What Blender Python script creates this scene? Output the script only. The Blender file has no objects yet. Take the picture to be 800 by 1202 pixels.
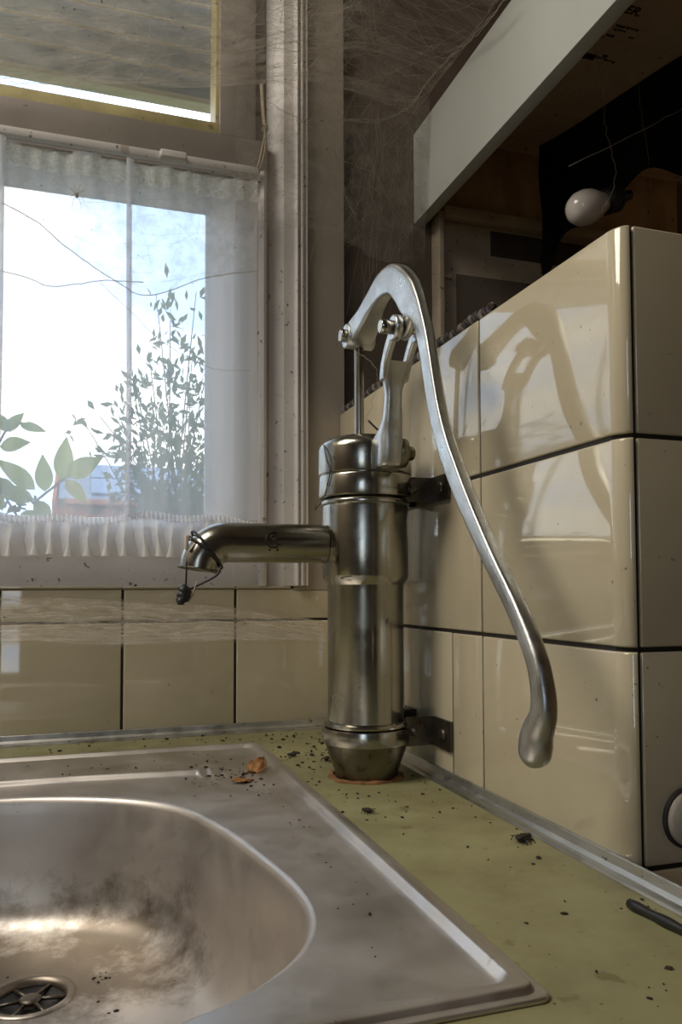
import bpy, bmesh, math, random
from mathutils import Vector, Matrix, noise
random.seed(7)
C = bpy.context.scene
COL = C.collection
PI = math.pi

# ------------------------------------------------------------------ camera
def make_camera():
    yaw, pit, rol = 0.315804, 0.045104, -0.0029785
    cy, sy, cp, sp = math.cos(yaw), math.sin(yaw), math.cos(pit), math.sin(pit)
    f = Vector((sy*cp, cy*cp, sp)); r = Vector((cy, -sy, 0)); u = r.cross(f)
    c, s = math.cos(rol), math.sin(rol)
    r2 = c*r + s*u; u2 = -s*r + c*u
    cam = bpy.data.cameras.new('camera'); o = bpy.data.objects.new('camera', cam); COL.objects.link(o)
    M = Matrix((r2, u2, -f)).transposed().to_4x4()
    M.translation = Vector((-0.355300, -1.092195, 0.197029))
    o.matrix_world = M
    cam.sensor_fit = 'VERTICAL'; cam.sensor_height = 36.0
    cam.lens = 921.9126*36.0/1202.0
    cam.shift_y = (650.867-601.0)/1202.0
    cam.clip_start = 0.01; cam.clip_end = 300
    C.camera = o
make_camera()

# ------------------------------------------------------------------ world, lights, exposure
SKY_STRENGTH = 2.8
EXPOSURE = 0.42
C.view_settings.view_transform = 'Standard'
C.view_settings.look = 'None'
C.view_settings.gamma = 1.0
C.view_settings.exposure = EXPOSURE
C.view_settings.use_curve_mapping = False
C.cycles.max_bounces = 10
C.cycles.transparent_max_bounces = 24
C.cycles.diffuse_bounces = 5
C.cycles.glossy_bounces = 5
C.cycles.caustics_reflective = False
C.cycles.caustics_refractive = False
C.cycles.sample_clamp_indirect = 4.0

def make_world():
    w = bpy.data.worlds.new('cloudy_sky'); C.world = w; w.use_nodes = True
    nt = w.node_tree; N = nt.nodes; L = nt.links
    N.clear()
    out = N.new('ShaderNodeOutputWorld'); bg = N.new('ShaderNodeBackground')
    tc = N.new('ShaderNodeTexCoord'); mp = N.new('ShaderNodeMapping'); mp.inputs['Scale'].default_value = (1, 1, 2.2)
    n = N.new('ShaderNodeTexNoise'); n.inputs['Scale'].default_value = 3.2; n.inputs['Detail'].default_value = 7; n.inputs['Roughness'].default_value = .55
    r = N.new('ShaderNodeValToRGB')
    r.color_ramp.elements[0].position = .40; r.color_ramp.elements[0].color = (.50, .68, 1, 1)
    r.color_ramp.elements[1].position = .58; r.color_ramp.elements[1].color = (1, .97, .92, 1)
    L.new(tc.outputs['Generated'], mp.inputs['Vector']); L.new(mp.outputs[0], n.inputs['Vector'])
    L.new(n.outputs['Fac'], r.inputs['Fac']); L.new(r.outputs['Color'], bg.inputs['Color'])
    bg.inputs['Strength'].default_value = SKY_STRENGTH
    L.new(bg.outputs[0], out.inputs[0])
make_world()

def area_light(name, loc, rot, sx, sy, power, color, portal=False):
    l = bpy.data.lights.new(name, 'AREA'); l.shape = 'RECTANGLE'; l.size = sx; l.size_y = sy
    l.energy = power; l.color = color
    if portal: l.cycles.is_portal = True
    o = bpy.data.objects.new(name, l); COL.objects.link(o); o.location = loc; o.rotation_euler = rot
    return o
# portals help daylight sampling through the window openings (they give no light of their own)
area_light('fill_window_portal', (-1.675, -3.31, .58), (PI/2, 0, 0), .8, 1.25, 1, (1, 1, 1), True)
area_light('window_portal', (-.62, .13, .75), (-PI/2, 0, 0), 1.2, 1.2, 1, (1, 1, 1), True)

# added fill light overhead, left of the picture; no lamp is seen there
area_light('overhead_fill_light', (-1.43, -.55, 1.57), (0, 0, 0), 1.3, .7, 22, (1, .93, .82))

# ------------------------------------------------------------------ mesh helpers
class MB:
    def __init__(s): s.v = []; s.f = []; s.sm = []
    def add(s, V, F, smooth=False):
        b = len(s.v); s.v += [tuple(x) for x in V]
        for f in F: s.f.append(tuple(i+b for i in f)); s.sm.append(smooth)
        return s
    def box(s, x0, x1, y0, y1, z0, z1, bev=0.0, seg=2):
        bm = bmesh.new()
        M = Matrix.Translation(((x0+x1)/2, (y0+y1)/2, (z0+z1)/2)) @ Matrix.Diagonal((x1-x0, y1-y0, z1-z0, 1))
        bmesh.ops.create_cube(bm, size=1, matrix=M)
        if bev > 0: bmesh.ops.bevel(bm, geom=bm.edges[:], offset=bev, segments=seg, profile=.6, affect='EDGES')
        s.bm(bm, bev > 0)
        return s
    def bm(s, bm, smooth=False):
        bm.verts.ensure_lookup_table()
        for i, v in enumerate(bm.verts): v.index = i
        s.add([v.co[:] for v in bm.verts], [[v.index for v in f.verts] for f in bm.faces], smooth)
        bm.free(); return s
    def loft(s, rings, closed=True, cap0=True, cap1=True, smooth=True, loop=False):
        n = len(rings[0]); b = len(s.v)
        for r in rings: s.v += [tuple(x) for x in r]
        m = n if closed else n-1
        R = len(rings)
        for i in range(R if loop else R-1):
            j = (i+1) % R
            for k in range(m):
                s.f.append((b+i*n+k, b+i*n+(k+1) % n, b+j*n+(k+1) % n, b+j*n+k)); s.sm.append(smooth)
        if closed and not loop:
            if cap0: s.f.append(tuple(b+k for k in reversed(range(n)))); s.sm.append(False)
            if cap1: s.f.append(tuple(b+(R-1)*n+k for k in range(n))); s.sm.append(False)
        return s
    def lathe(s, prof, axis='z', c=(0, 0, 0), n=48, cap0=True, cap1=True):
        rings = []
        for r, h in prof:
            ring = []
            for k in range(n):
                a = 2*PI*k/n; p = (r*math.cos(a), r*math.sin(a), h)
                if axis == 'x': p = (p[2], p[0], p[1])
                if axis == 'y': p = (p[1], p[2], p[0])
                ring.append((c[0]+p[0], c[1]+p[1], c[2]+p[2]))
            rings.append(ring)
        return s.loft(rings, True, cap0, cap1)
    def tube(s, P, rad, n=8, cap=True, closed=False):
        P = [Vector(p) for p in P]
        if not hasattr(rad, '__len__'): rad = [rad]*len(P)
        rings = []; nrm = None
        for i, p in enumerate(P):
            if closed: t = (P[(i+1) % len(P)]-P[i-1])
            else: t = (P[min(i+1, len(P)-1)]-P[max(i-1, 0)])
            if t.length < 1e-9: t = Vector((0, 0, 1))
            t.normalize()
            if nrm is None:
                nrm = t.orthogonal().normalized()
            nrm = (nrm - t*nrm.dot(t))
            if nrm.length < 1e-6: nrm = t.orthogonal()
            nrm.normalize(); b = t.cross(nrm)
            rings.append([p+rad[i]*(math.cos(2*PI*k/n)*nrm+math.sin(2*PI*k/n)*b) for k in range(n)])
        return s.loft(rings, True, cap, cap, loop=closed)
    def build(s, name, mat, parent=None, sharp=None):
        me = bpy.data.meshes.new(name); me.from_pydata(s.v, [], s.f); me.update()
        me.polygons.foreach_set('use_smooth', s.sm)
        if sharp is not None:
            me.set_sharp_from_angle(angle=math.radians(sharp))
        bmx = bmesh.new(); bmx.from_mesh(me); bmesh.ops.recalc_face_normals(bmx, faces=bmx.faces[:]); bmx.to_mesh(me); bmx.free()
        o = bpy.data.objects.new(name, me); COL.objects.link(o)
        if mat: me.materials.append(mat)
        if parent: o.parent = parent
        return o

def spline(P, n=8):
    """Catmull-Rom through points of any dimension"""
    out = []; m = len(P)
    for i in range(m-1):
        p0 = P[max(i-1, 0)]; p1 = P[i]; p2 = P[i+1]; p3 = P[min(i+2, m-1)]
        for k in range(n):
            t = k/n
            out.append(tuple(.5*((2*b)+(-a+c)*t+(2*a-5*b+4*c-d)*t*t+(-a+3*b-3*c+d)*t**3) for a, b, c, d in zip(p0, p1, p2, p3)))
    out.append(tuple(P[-1])); return out

def tag(o, label=None, cat=None, group=None, kind=None):
    if label: o['label'] = label
    if cat: o['category'] = cat
    if group: o['group'] = group
    if kind: o['kind'] = kind
    return o
def thing(name, label, cat, loc=(0, 0, 0), group=None):
    o = bpy.data.objects.new(name, None); COL.objects.link(o); o.location = loc; o.empty_display_size = .05
    return tag(o, label, cat, group)
def struct(name, mb, mat, label=None, sharp=None):
    o = mb.build(name, mat, None, sharp); o['kind'] = 'structure'
    if label: o['label'] = label
    return o

# ------------------------------------------------------------------ materials
def mat(name, base=(.5, .5, .5), rough=.5, metal=0., var=.0, vscale=20., var2=None, spots=None, bump=0., bscale=200.,
        spec=.5, coat=0., rvar=0., stretch=(1, 1, 1), trans=0., emis=None):
    """Principled material with noise colour variation, dirt spots, roughness variation and fine bump (object space)."""
    m = bpy.data.materials.new(name); m.use_nodes = True
    nt = m.node_tree; N = nt.nodes; L = nt.links
    b = N['Principled BSDF']
    b.inputs['Base Color'].default_value = (*base, 1); b.inputs['Roughness'].default_value = rough
    b.inputs['Metallic'].default_value = metal
    b.inputs['Specular IOR Level'].default_value = spec
    b.inputs['Coat Weight'].default_value = coat; b.inputs['Coat Roughness'].default_value = .05
    tc = N.new('ShaderNodeTexCoord'); mp = N.new('ShaderNodeMapping'); mp.inputs['Scale'].default_value = stretch
    L.new(tc.outputs['Object'], mp.inputs['Vector'])
    def nz(scale, detail=5, ro=.6):
        n = N.new('ShaderNodeTexNoise'); n.inputs['Scale'].default_value = scale; n.inputs['Detail'].default_value = detail
        n.inputs['Roughness'].default_value = ro
        L.new(mp.outputs[0], n.inputs['Vector']); return n
    def ramp(inp, a, b_, ca, cb):
        r = N.new('ShaderNodeValToRGB'); r.color_ramp.elements[0].position = a; r.color_ramp.elements[1].position = b_
        r.color_ramp.elements[0].color = ca; r.color_ramp.elements[1].color = cb
        L.new(inp, r.inputs['Fac']); return r
    cur = None
    if var > 0 or var2:
        c2 = var2 if var2 else tuple(x*(1-var) for x in base)
        n = nz(vscale)
        r = ramp(n.outputs['Fac'], .35, .68, (*base, 1), (*c2, 1)); cur = r.outputs['Color']
    if spots:
        for (sc, thr, col, amt) in spots:
            n = nz(sc, 3, .55)
            r = ramp(n.outputs['Fac'], thr, thr+.05, (0, 0, 0, 1), (amt, amt, amt, 1))
            mx = N.new('ShaderNodeMix'); mx.data_type = 'RGBA'
            L.new(r.outputs['Color'], mx.inputs['Factor'])
            if cur is None: mx.inputs['A'].default_value = (*base, 1)
            else: L.new(cur, mx.inputs['A'])
            mx.inputs['B'].default_value = (*col, 1); cur = mx.outputs['Result']
    if cur is not None: L.new(cur, b.inputs['Base Color'])
    if rvar > 0:
        n = nz(vscale*2.3, 6, .65)
        mr = N.new('ShaderNodeMapRange'); mr.inputs['From Min'].default_value = .35; mr.inputs['From Max'].default_value = .7
        mr.inputs['To Min'].default_value = rough; mr.inputs['To Max'].default_value = min(1, rough+rvar)
        L.new(n.outputs['Fac'], mr.inputs['Value']); L.new(mr.outputs[0], b.inputs['Roughness'])
    if bump > 0:
        n = nz(bscale, 4)
        bp = N.new('ShaderNodeBump'); bp.inputs['Strength'].default_value = bump; bp.inputs['Distance'].default_value = .001
        L.new(n.outputs['Fac'], bp.inputs['Height']); L.new(bp.outputs[0], b.inputs['Normal'])
    return m

def sheer(name, col, alpha, trans_share=.6, noise_scale=0, lo=0., hi=1., stretch=(1, 1, 1), a=.4, b_=.65, weave=0.):
    """Thin woven/web material: see-through mixed with a diffusing, translucent cloth; alpha may follow noise."""
    m = bpy.data.materials.new(name); m.use_nodes = True
    nt = m.node_tree; N = nt.nodes; L = nt.links; N.clear()
    out = N.new('ShaderNodeOutputMaterial'); mix = N.new('ShaderNodeMixShader')
    tr = N.new('ShaderNodeBsdfTransparent'); d = N.new('ShaderNodeBsdfDiffuse'); t = N.new('ShaderNodeBsdfTranslucent')
    m2 = N.new('ShaderNodeMixShader'); m2.inputs[0].default_value = trans_share
    d.inputs['Color'].default_value = (*col, 1); t.inputs['Color'].default_value = (*col, 1)
    L.new(d.outputs[0], m2.inputs[1]); L.new(t.outputs[0], m2.inputs[2])
    L.new(tr.outputs[0], mix.inputs[1]); L.new(m2.outputs[0], mix.inputs[2]); L.new(mix.outputs[0], out.inputs[0])
    mix.inputs[0].default_value = alpha
    if noise_scale:
        tc = N.new('ShaderNodeTexCoord'); mp = N.new('ShaderNodeMapping'); mp.inputs['Scale'].default_value = stretch
        n = N.new('ShaderNodeTexNoise'); n.inputs['Scale'].default_value = noise_scale; n.inputs['Detail'].default_value = 6; n.inputs['Roughness'].default_value = .65
        mr = N.new('ShaderNodeMapRange'); mr.inputs['From Min'].default_value = a; mr.inputs['From Max'].default_value = b_
        mr.inputs['To Min'].default_value = lo; mr.inputs['To Max'].default_value = hi
        L.new(tc.outputs['Object'], mp.inputs[0]); L.new(mp.outputs[0], n.inputs['Vector']); L.new(n.outputs['Fac'], mr.inputs['Value']); L.new(mr.outputs[0], mix.inputs[0])
    return m

def glass_mat():
    m = bpy.data.materials.new('window_glass'); m.use_nodes = True
    nt = m.node_tree; N = nt.nodes; L = nt.links; N.clear()
    out = N.new('ShaderNodeOutputMaterial'); mix = N.new('ShaderNodeMixShader'); tr = N.new('ShaderNodeBsdfTransparent'); g = N.new('ShaderNodeBsdfGlossy')
    tr.inputs[0].default_value = (.95, .97, .97, 1); g.inputs['Roughness'].default_value = .02
    fr = N.new('ShaderNodeFresnel'); fr.inputs[0].default_value = 1.3
    L.new(fr.outputs[0], mix.inputs[0]); L.new(tr.outputs[0], mix.inputs[1]); L.new(g.outputs[0], mix.inputs[2]); L.new(mix.outputs[0], out.inputs[0])
    return m

def leafy(name, c1, c2, sc):
    m = bpy.data.materials.new(name); m.use_nodes = True
    nt = m.node_tree; N = nt.nodes; L = nt.links; N.clear()
    out = N.new('ShaderNodeOutputMaterial'); mix = N.new('ShaderNodeMixShader'); mix.inputs[0].default_value = .45
    d = N.new('ShaderNodeBsdfDiffuse'); t = N.new('ShaderNodeBsdfTranslucent')
    tc = N.new('ShaderNodeTexCoord'); n = N.new('ShaderNodeTexNoise'); n.inputs['Scale'].default_value = sc
    r = N.new('ShaderNodeValToRGB'); r.color_ramp.elements[0].position = .38; r.color_ramp.elements[1].position = .65
    r.color_ramp.elements[0].color = (*c1, 1); r.color_ramp.elements[1].color = (*c2, 1)
    L.new(tc.outputs['Object'], n.inputs['Vector']); L.new(n.outputs['Fac'], r.inputs['Fac'])
    L.new(r.outputs['Color'], d.inputs['Color']); L.new(r.outputs['Color'], t.inputs['Color'])
    L.new(d.outputs[0], mix.inputs[1]); L.new(t.outputs[0], mix.inputs[2]); L.new(mix.outputs[0], out.inputs[0])
    return m

M = {}
DARK = (.035, .025, .015)
M['tile'] = mat('cream_glazed_tile', (.64, .56, .395), .05, var=.10, vscale=6, spots=[(150, .70, DARK, .75), (30, .72, (.40, .31, .16), .6)], spec=.62, coat=.5, bump=.03, bscale=6)
M['grout'] = mat('dark_grout', (.022, .017, .014), .8, var=.4, vscale=60)
M['paint'] = mat('dingy_wall_paint', (.40, .345, .28), .7, var=.18, vscale=7, spots=[(90, .70, (.10, .06, .04), .7)], bump=.15, bscale=160)
M['brown_wall'] = mat('dark_brown_wall', (.145, .115, .09), .75, var=.35, vscale=6, spots=[(70, .68, (.05, .035, .03), .6)], bump=.2, bscale=120)  # dark brown with random mottling and darker spots
M['white_wood'] = mat('old_white_window_paint', (.78, .735, .70), .45, var=.14, vscale=9, spots=[(120, .66, (.10, .065, .04), .8), (26, .70, (.35, .28, .22), .6)], bump=.1, bscale=90)
M['brown_frame'] = mat('grey_brown_window_frame', (.34, .30, .26), .5, var=.2, vscale=8, spots=[(120, .68, (.08, .055, .04), .7)], bump=.1, bscale=90)  # transom parts, darker grey-brown than the casement
M['sash_inner'] = mat('glazing_bead_yellowed', (.60, .52, .26), .5, var=.3, vscale=20, spots=[(60, .63, (.20, .13, .05), .7)])
M['chrome'] = mat('aged_nickel_plate', (.40, .395, .35), .13, 1., var2=(.30, .285, .235), vscale=9, spots=[(140, .68, (.10, .085, .06), .75)], rvar=.16, bump=.05, bscale=260)
M['chrome_cast'] = mat('cast_nickel_lever', (.55, .56, .55), .27, 1., var2=(.40, .40, .38), vscale=22, spots=[(160, .68, (.16, .14, .11), .5)], rvar=.22, bump=.2, bscale=240)
M['dull_metal'] = mat('tarnished_dull_steel', (.16, .14, .115), .42, .9, var=.5, vscale=40, spots=[(90, .6, (.08, .04, .02), .7)], bump=.3, bscale=200)
M['base_metal'] = mat('grimy_base_metal', (.23, .215, .155), .36, 1., var=.45, vscale=20, spots=[(80, .6, (.10, .07, .03), .7)], bump=.2)
M['rust'] = mat('rusty_sealant', (.36, .17, .07), .85, var=.6, vscale=90, bump=.6, bscale=300)
M['steel'] = mat('brushed_stainless', (.64, .60, .56), .38, 1., var2=(.53, .49, .45), vscale=8, spots=[(260, .72, (.10, .07, .05), .8), (45, .70, (.30, .25, .2), .5)], rvar=.18, bump=.06, bscale=500, stretch=(1, 1, 1))
def add_stain_and_dulling(m, c, r, col):
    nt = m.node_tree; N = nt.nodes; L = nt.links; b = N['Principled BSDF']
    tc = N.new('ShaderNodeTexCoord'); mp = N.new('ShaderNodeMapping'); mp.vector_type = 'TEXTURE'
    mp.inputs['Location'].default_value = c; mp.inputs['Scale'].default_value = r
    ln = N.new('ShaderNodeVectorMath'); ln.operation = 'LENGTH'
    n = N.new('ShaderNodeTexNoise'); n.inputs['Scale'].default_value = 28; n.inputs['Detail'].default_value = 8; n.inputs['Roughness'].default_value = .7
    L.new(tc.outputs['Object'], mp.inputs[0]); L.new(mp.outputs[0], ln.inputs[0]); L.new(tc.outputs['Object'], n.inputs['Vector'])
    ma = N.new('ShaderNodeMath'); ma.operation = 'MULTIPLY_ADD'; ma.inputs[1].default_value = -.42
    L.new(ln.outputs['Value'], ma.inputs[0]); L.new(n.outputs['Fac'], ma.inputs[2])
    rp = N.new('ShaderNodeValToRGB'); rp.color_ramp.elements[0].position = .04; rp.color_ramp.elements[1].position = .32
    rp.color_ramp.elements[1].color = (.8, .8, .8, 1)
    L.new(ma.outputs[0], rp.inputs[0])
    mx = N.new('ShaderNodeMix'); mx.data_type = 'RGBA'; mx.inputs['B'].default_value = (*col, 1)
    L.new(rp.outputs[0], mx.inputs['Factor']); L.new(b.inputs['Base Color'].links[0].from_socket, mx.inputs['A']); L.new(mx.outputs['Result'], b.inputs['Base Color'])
add_stain_and_dulling(M['steel'], (-.372, -.375, -.120), (.150, .105, .060), (.13, .10, .065))  # real bowl dirt, also spread up the fillet to paint down its highlight
M['alu'] = mat('aluminium_trim', (.60, .60, .57), .30, 1., var=.18, vscale=20, spots=[(120, .66, (.16, .13, .08), .7)], rvar=.2)
M['counter'] = mat('olive_laminate', (.315, .30, .155), .40, var2=(.225, .205, .10), vscale=14, spots=[(34, .64, (.13, .105, .04), .55), (190, .68, (.05, .038, .02), .85), (420, .66, (.42, .38, .2), .35)], spec=.4, rvar=.2, bump=.05)
M['black'] = mat('black_rubber', (.012, .012, .013), .45)
M['black_sheet'] = mat('black_plastic_film', (.004, .004, .005), .6, spec=.15)
M['valance'] = mat('white_laminate_board', (.60, .62, .575), .42, var=.06, vscale=5, spots=[(60, .74, (.25, .22, .18), .6)])
M['hardboard'] = mat('stained_hardboard', (.74, .60, .44), .6, var2=(.62, .48, .33), vscale=8, spots=[(110, .66, (.12, .075, .04), .8)], bump=.2)
M['tan_panel'] = mat('tan_stained_panel', (.52, .38, .22), .6, var2=(.30, .18, .08), vscale=9, stretch=(1.6, 1, .6), spots=[(60, .68, (.05, .03, .015), .8)])
M['alcove'] = mat('alcove_board_paint', (.50, .42, .32), .6, var=.3, vscale=12, spots=[(110, .66, (.09, .055, .035), .8)])
M['slot'] = mat('dark_vent_slot', (.05, .038, .03), .7, var=.3, vscale=30)
M['ink'] = mat('black_print', (.02, .016, .012), .7)
M['bulb'] = mat('opal_bulb_glass', (.72, .66, .60), .12, spec=.6, coat=.3)
M['curtain'] = sheer('sheer_net_cloth', (.86, .89, .95), .62, .5)
M['ruffle'] = sheer('gathered_net_cloth', (.92, .91, .91), .76, .38)
M['lace'] = sheer('lace_heading_cloth', (.84, .86, .82), .62, .55, 160, .35, .9)
M['web_film'] = sheer('dusty_web_film', (.66, .60, .52), .3, .6, 26, .03, .36, (1, 2.2, 1), .36, .66)
M['web_film_pale'] = sheer('fine_web_film', (.62, .58, .52), .15, .5, 40, .04, .34, (1, 2.2, 1), .38, .68)
M['web_film_low'] = sheer('low_web_film', (.78, .71, .62), .3, .4, 34, .05, .50, (1, 2.6, 1), .36, .66)
M['web_thread'] = sheer('web_thread', (.62, .57, .49), .6, .4)
M['cord'] = mat('ecru_cord', (.52, .44, .33), .8, var=.3, vscale=200)
M['braid_dark'] = mat('dark_braid', (.045, .035, .032), .7, var=.5, vscale=200)
M['braid_light'] = mat('dusty_braid', (.26, .215, .185), .8, var=.6, vscale=260)
M['leaf_dry'] = mat('dry_leaf', (.42, .20, .065), .7, var2=(.16, .075, .03), vscale=90)
M['crumb'] = mat('dark_crumb', (.035, .024, .016), .8, var=.5, vscale=200)
M['twig'] = mat('dark_twig', (.05, .035, .025), .8)
M['plug_cap'] = mat('white_round_cap', (.62, .56, .46), .35, var=.15, vscale=30)
M['glass'] = glass_mat()
M['leaf'] = leafy('broad_green_leaf', (.30, .40, .10), (.48, .50, .12), 12)
M['shrub_leaf'] = leafy('shrub_leaf', (.16, .22, .11), (.10, .14, .07), 3)
M['stem'] = mat('green_brown_stem', (.12, .12, .05), .6)
M['bark'] = mat('shrub_bark', (.10, .075, .05), .8, var=.4, vscale=10)
M['house_brick'] = mat('orange_brick', (.42, .15, .07), .8, var=.25, vscale=4)
M['roof'] = mat('slate_blue_roof', (.10, .14, .20), .5, var=.15, vscale=2)
M['solar'] = mat('solar_panel', (.08, .13, .22), .25, spec=.6)
M['eave'] = mat('brown_gutter', (.30, .12, .06), .6)
M['grass'] = mat('garden_grass', (.13, .145, .085), .9, var=.3, vscale=2)
M['hedge'] = mat('garden_hedge_leaves', (.09, .11, .045), .9, var=.5, vscale=6)
M['soffit'] = mat('grey_soffit_plank', (.58, .58, .57), .6, var2=(.44, .43, .40), vscale=14, stretch=(.3, 2, 1), spots=[(60, .68, (.2, .15, .1), .6)])
M['batten'] = mat('lit_edge_batten', (.92, .80, .62), .6, var=.3, vscale=16, stretch=(.3, 2, 1))  # pale colour stands for light on the canopy's beam edges
M['ceil'] = mat('ceiling_paint', (.40, .35, .29), .8, var=.15, vscale=4)
M['room'] = mat('room_wall_paint', (.17, .135, .10), .8, var=.15, vscale=3)
M['floor'] = mat('tan_floor', (.40, .32, .23), .6, var=.3, vscale=4)
M['spider'] = mat('pale_spider', (.25, .17, .09), .6)
M['mark'] = mat('engraved_mark', (.018, .016, .012), .5, .3)

# ------------------------------------------------------------------ room shell
G = .0017            # half a joint
Z1, Z2, Z3 = .1549, .3049, .4549
WX0, WX1, WZ0, WZ1 = -1.25, -.0697, .2, 1.38   # window opening in the back wall

def tile_box(x0, x1, y0, y1, z0, z1, bev=.0016): return MB().box(x0, x1, y0, y1, z0, z1, bev, 2)

b = MB()
b.box(-2.1, .0075, .0035, .14, -.9, .2)                # below the window
b.box(-2.1, WX0, 0.0, .14, .196, 1.6)                     # left of it
b.box(WX0, WX1, 0.0, .14, WZ1, 1.6)                       # above it
b.box(WX1, .0075, 0.0, .14, .196, 1.6)                    # strip at the corner
wall_back = struct('wall_back', b, M['paint'], 'painted wall around the kitchen window')
gb = MB().box(-1.6, .0075, .0018, .0036, -.02, .198).build('grout', M['grout'], wall_back)
cols = [-.0019+.0]+[-.1539-.152*k for k in range(0, 10)]
for k in range(len(cols)-1):
    xr, xl = cols[k], cols[k+1]
    xr_ = -.0005 if k == 0 else xr-G
    tile_box(xl+G, xr_, 0, .0034, -.01, Z1-G).build('tile', M['tile'], wall_back)
    t = tile_box(xl+G, xr_, 0, .0034, Z1+G, .1985, .0016).build('tile', M['tile'], wall_back)
# ledge tiles capping the low tiled wall under the window
for k in range(len(cols)-1):
    xr, xl = cols[k], cols[k+1]
    if xr < -.06 or k > 0:
        tile_box(xl+G*.6, xr-G*.6, -.0015, .05, .1994, .2028, .0012).build('tile', M['tile'], wall_back)
tile_box(cols[1]+G*.6, -.0745, -.0015, .05, .1994, .2028, .0012).build('tile', M['tile'], wall_back)

b = MB(); b.box(.0075, 1.0, .012, .14, -.9, 1.6)
struct('wall_alcove', b, M['brown_wall'], 'dark brown wall behind the stove alcove')
b = MB(); b.box(-2.2, -2.1, -3.3, .14, -.9, 1.6)
struct('wall_left', b, M['room'])
b = MB(); b.box(-2.2, -2.10, -3.4, -3.3, -.9, 1.6); b.box(-1.25, 1.1, -3.4, -3.3, -.9, 1.6); b.box(-2.10, -1.25, -3.4, -3.3, 1.25, 1.6); b.box(-2.10, -1.25, -3.4, -3.3, -.9, -.1); struct('wall_front', b, M['room'])
# unseen window added behind the camera to let in fill daylight
fill_win = bpy.data.objects.new('fill_window', None); COL.objects.link(fill_win); fill_win['kind'] = 'structure'
b = MB(); b.box(-2.10, -2.04, -3.37, -3.32, -.1, 1.25); b.box(-1.31, -1.25, -3.37, -3.32, -.1, 1.25); b.box(-2.04, -1.31, -3.37, -3.32, -.1, -.03); b.box(-2.04, -1.31, -3.37, -3.32, 1.18, 1.25)
b.build('fill_window_frame', M['white_wood'], fill_win)
MB().box(-2.04, -1.31, -3.348, -3.343, -.03, 1.18).build('window_pane', M['glass'], fill_win)
b = MB(); b.box(1.0, 1.1, -3.3, .14, -.9, 1.6); struct('wall_right', b, M['tan_panel'])
b = MB(); b.box(-2.2, 1.1, -3.4, .14, 1.6, 1.7); struct('ceiling', b, M['ceil'])
b = MB(); b.box(-2.2, 1.1, -3.4, .14, -1.0, -.9); struct('floor', b, M['floor'])

# tiled partition (right of the sink)
YN = -.6375
b = MB(); _pl = [(.0018, YN+.015), (.0098, YN+.0022), (.156, YN+.0018), (.156, .012), (.0018, .012)]
b.loft([[(x, y, -.9) for x, y in _pl], [(x, y, .4525) for x, y in _pl]], smooth=False)
part = struct('wall_partition', b, M['grout'], 'low tiled partition between sink and stove')
def corner_tile(z0, z1):
    """side tile whose near edge is rounded over the corner"""
    pts = [(.0034, -.4297-G), (.0, -.4297-G-.0008), (0, YN+.016)]
    for k in range(1, 17):
        a = k/16*PI/2; pts.append((.0085*(1-math.cos(a)), YN+.016-.016*math.sin(a)))
    pts.append((.0085, YN+.0034)); pts.append((.0062, YN+.008)); pts.append((.0034, YN+.016))
    def ring(z, ins): return [(x+(ins if i in (1, 2) else ins*.7 if 2 < i < 19 else 0), y+(ins*.7 if 2 < i < 19 else 0), z) for i, (x, y) in enumerate(pts)]
    m = MB(); m.loft([ring(z0, .0013), ring(z0+.0006, .0004), ring(z0+.0016, 0), ring(z1-.0016, 0), ring(z1-.0006, .0004), ring(z1, .0013)])
    return m
rows = [(-.01, Z1-G), (Z1+G, Z2-G), (Z2+G, Z3)]
for r, (z0, z1) in enumerate(rows):
    corner_tile(z0, z1).build('tile', M['tile'], part, 40)
    edges = [-.4297, -.3657, -.1509, -.0] if r == 0 else [-.4297, -.2149, -.0]
    for a, c in zip(edges[:-1], edges[1:]):
        tile_box(0, .0034, a+G, c-G, z0, z1).build('tile', M['tile'], part)
# tiles on the end of the partition
for z0, z1 in [(-.145, .005-G), (.005+G, Z1-G), (Z1+G, Z2-G), (Z2+G, Z3)]:
    tile_box(.0085+2*G, .157, YN, YN+.0034, z0, z1).build('tile', M['tile'], part)
# ------------------------------------------------------------------ worktop, trims
def rr(x0, x1, y0, y1, r, nc=10, ns=26):
    pts = []
    cs = [((x1-r, y1-r), 0), ((x0+r, y1-r), PI/2), ((x0+r, y0+r), PI), ((x1-r, y0+r), 3*PI/2)]
    for i, (c, a0) in enumerate(cs):
        for k in range(nc+1):
            a = a0+PI/2*k/nc; pts.append((c[0]+r*math.cos(a), c[1]+r*math.sin(a)))
        nx = cs[(i+1) % 4]; e = pts[-1]
        a = nx[1]; s = (nx[0][0]+r*math.cos(a), nx[0][1]+r*math.sin(a))
        for k in range(1, ns):
            t = k/ns; pts.append((e[0]+(s[0]-e[0])*t, e[1]+(s[1]-e[1])*t))
    return pts
SX0, SX1, SY0, SY1 = -.7415, -.1392, -.7585, -.1005
hole = rr(SX0+.02, SX1-.02, SY0+.02, SY1-.02, .01)
outer = rr(-1.6, -.0004, -.95, -.0004, .001)
b = MB()
b.loft([[(x, y, -.035) for x, y in hole], [(x, y, 0) for x, y in hole], [(x, y, 0) for x, y in outer], [(x, y, -.035) for x, y in outer]], smooth=False, loop=True)
ct = b.build('countertop', M['counter'])
tag(ct, 'olive green laminate worktop around the steel sink', 'countertop')

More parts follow.
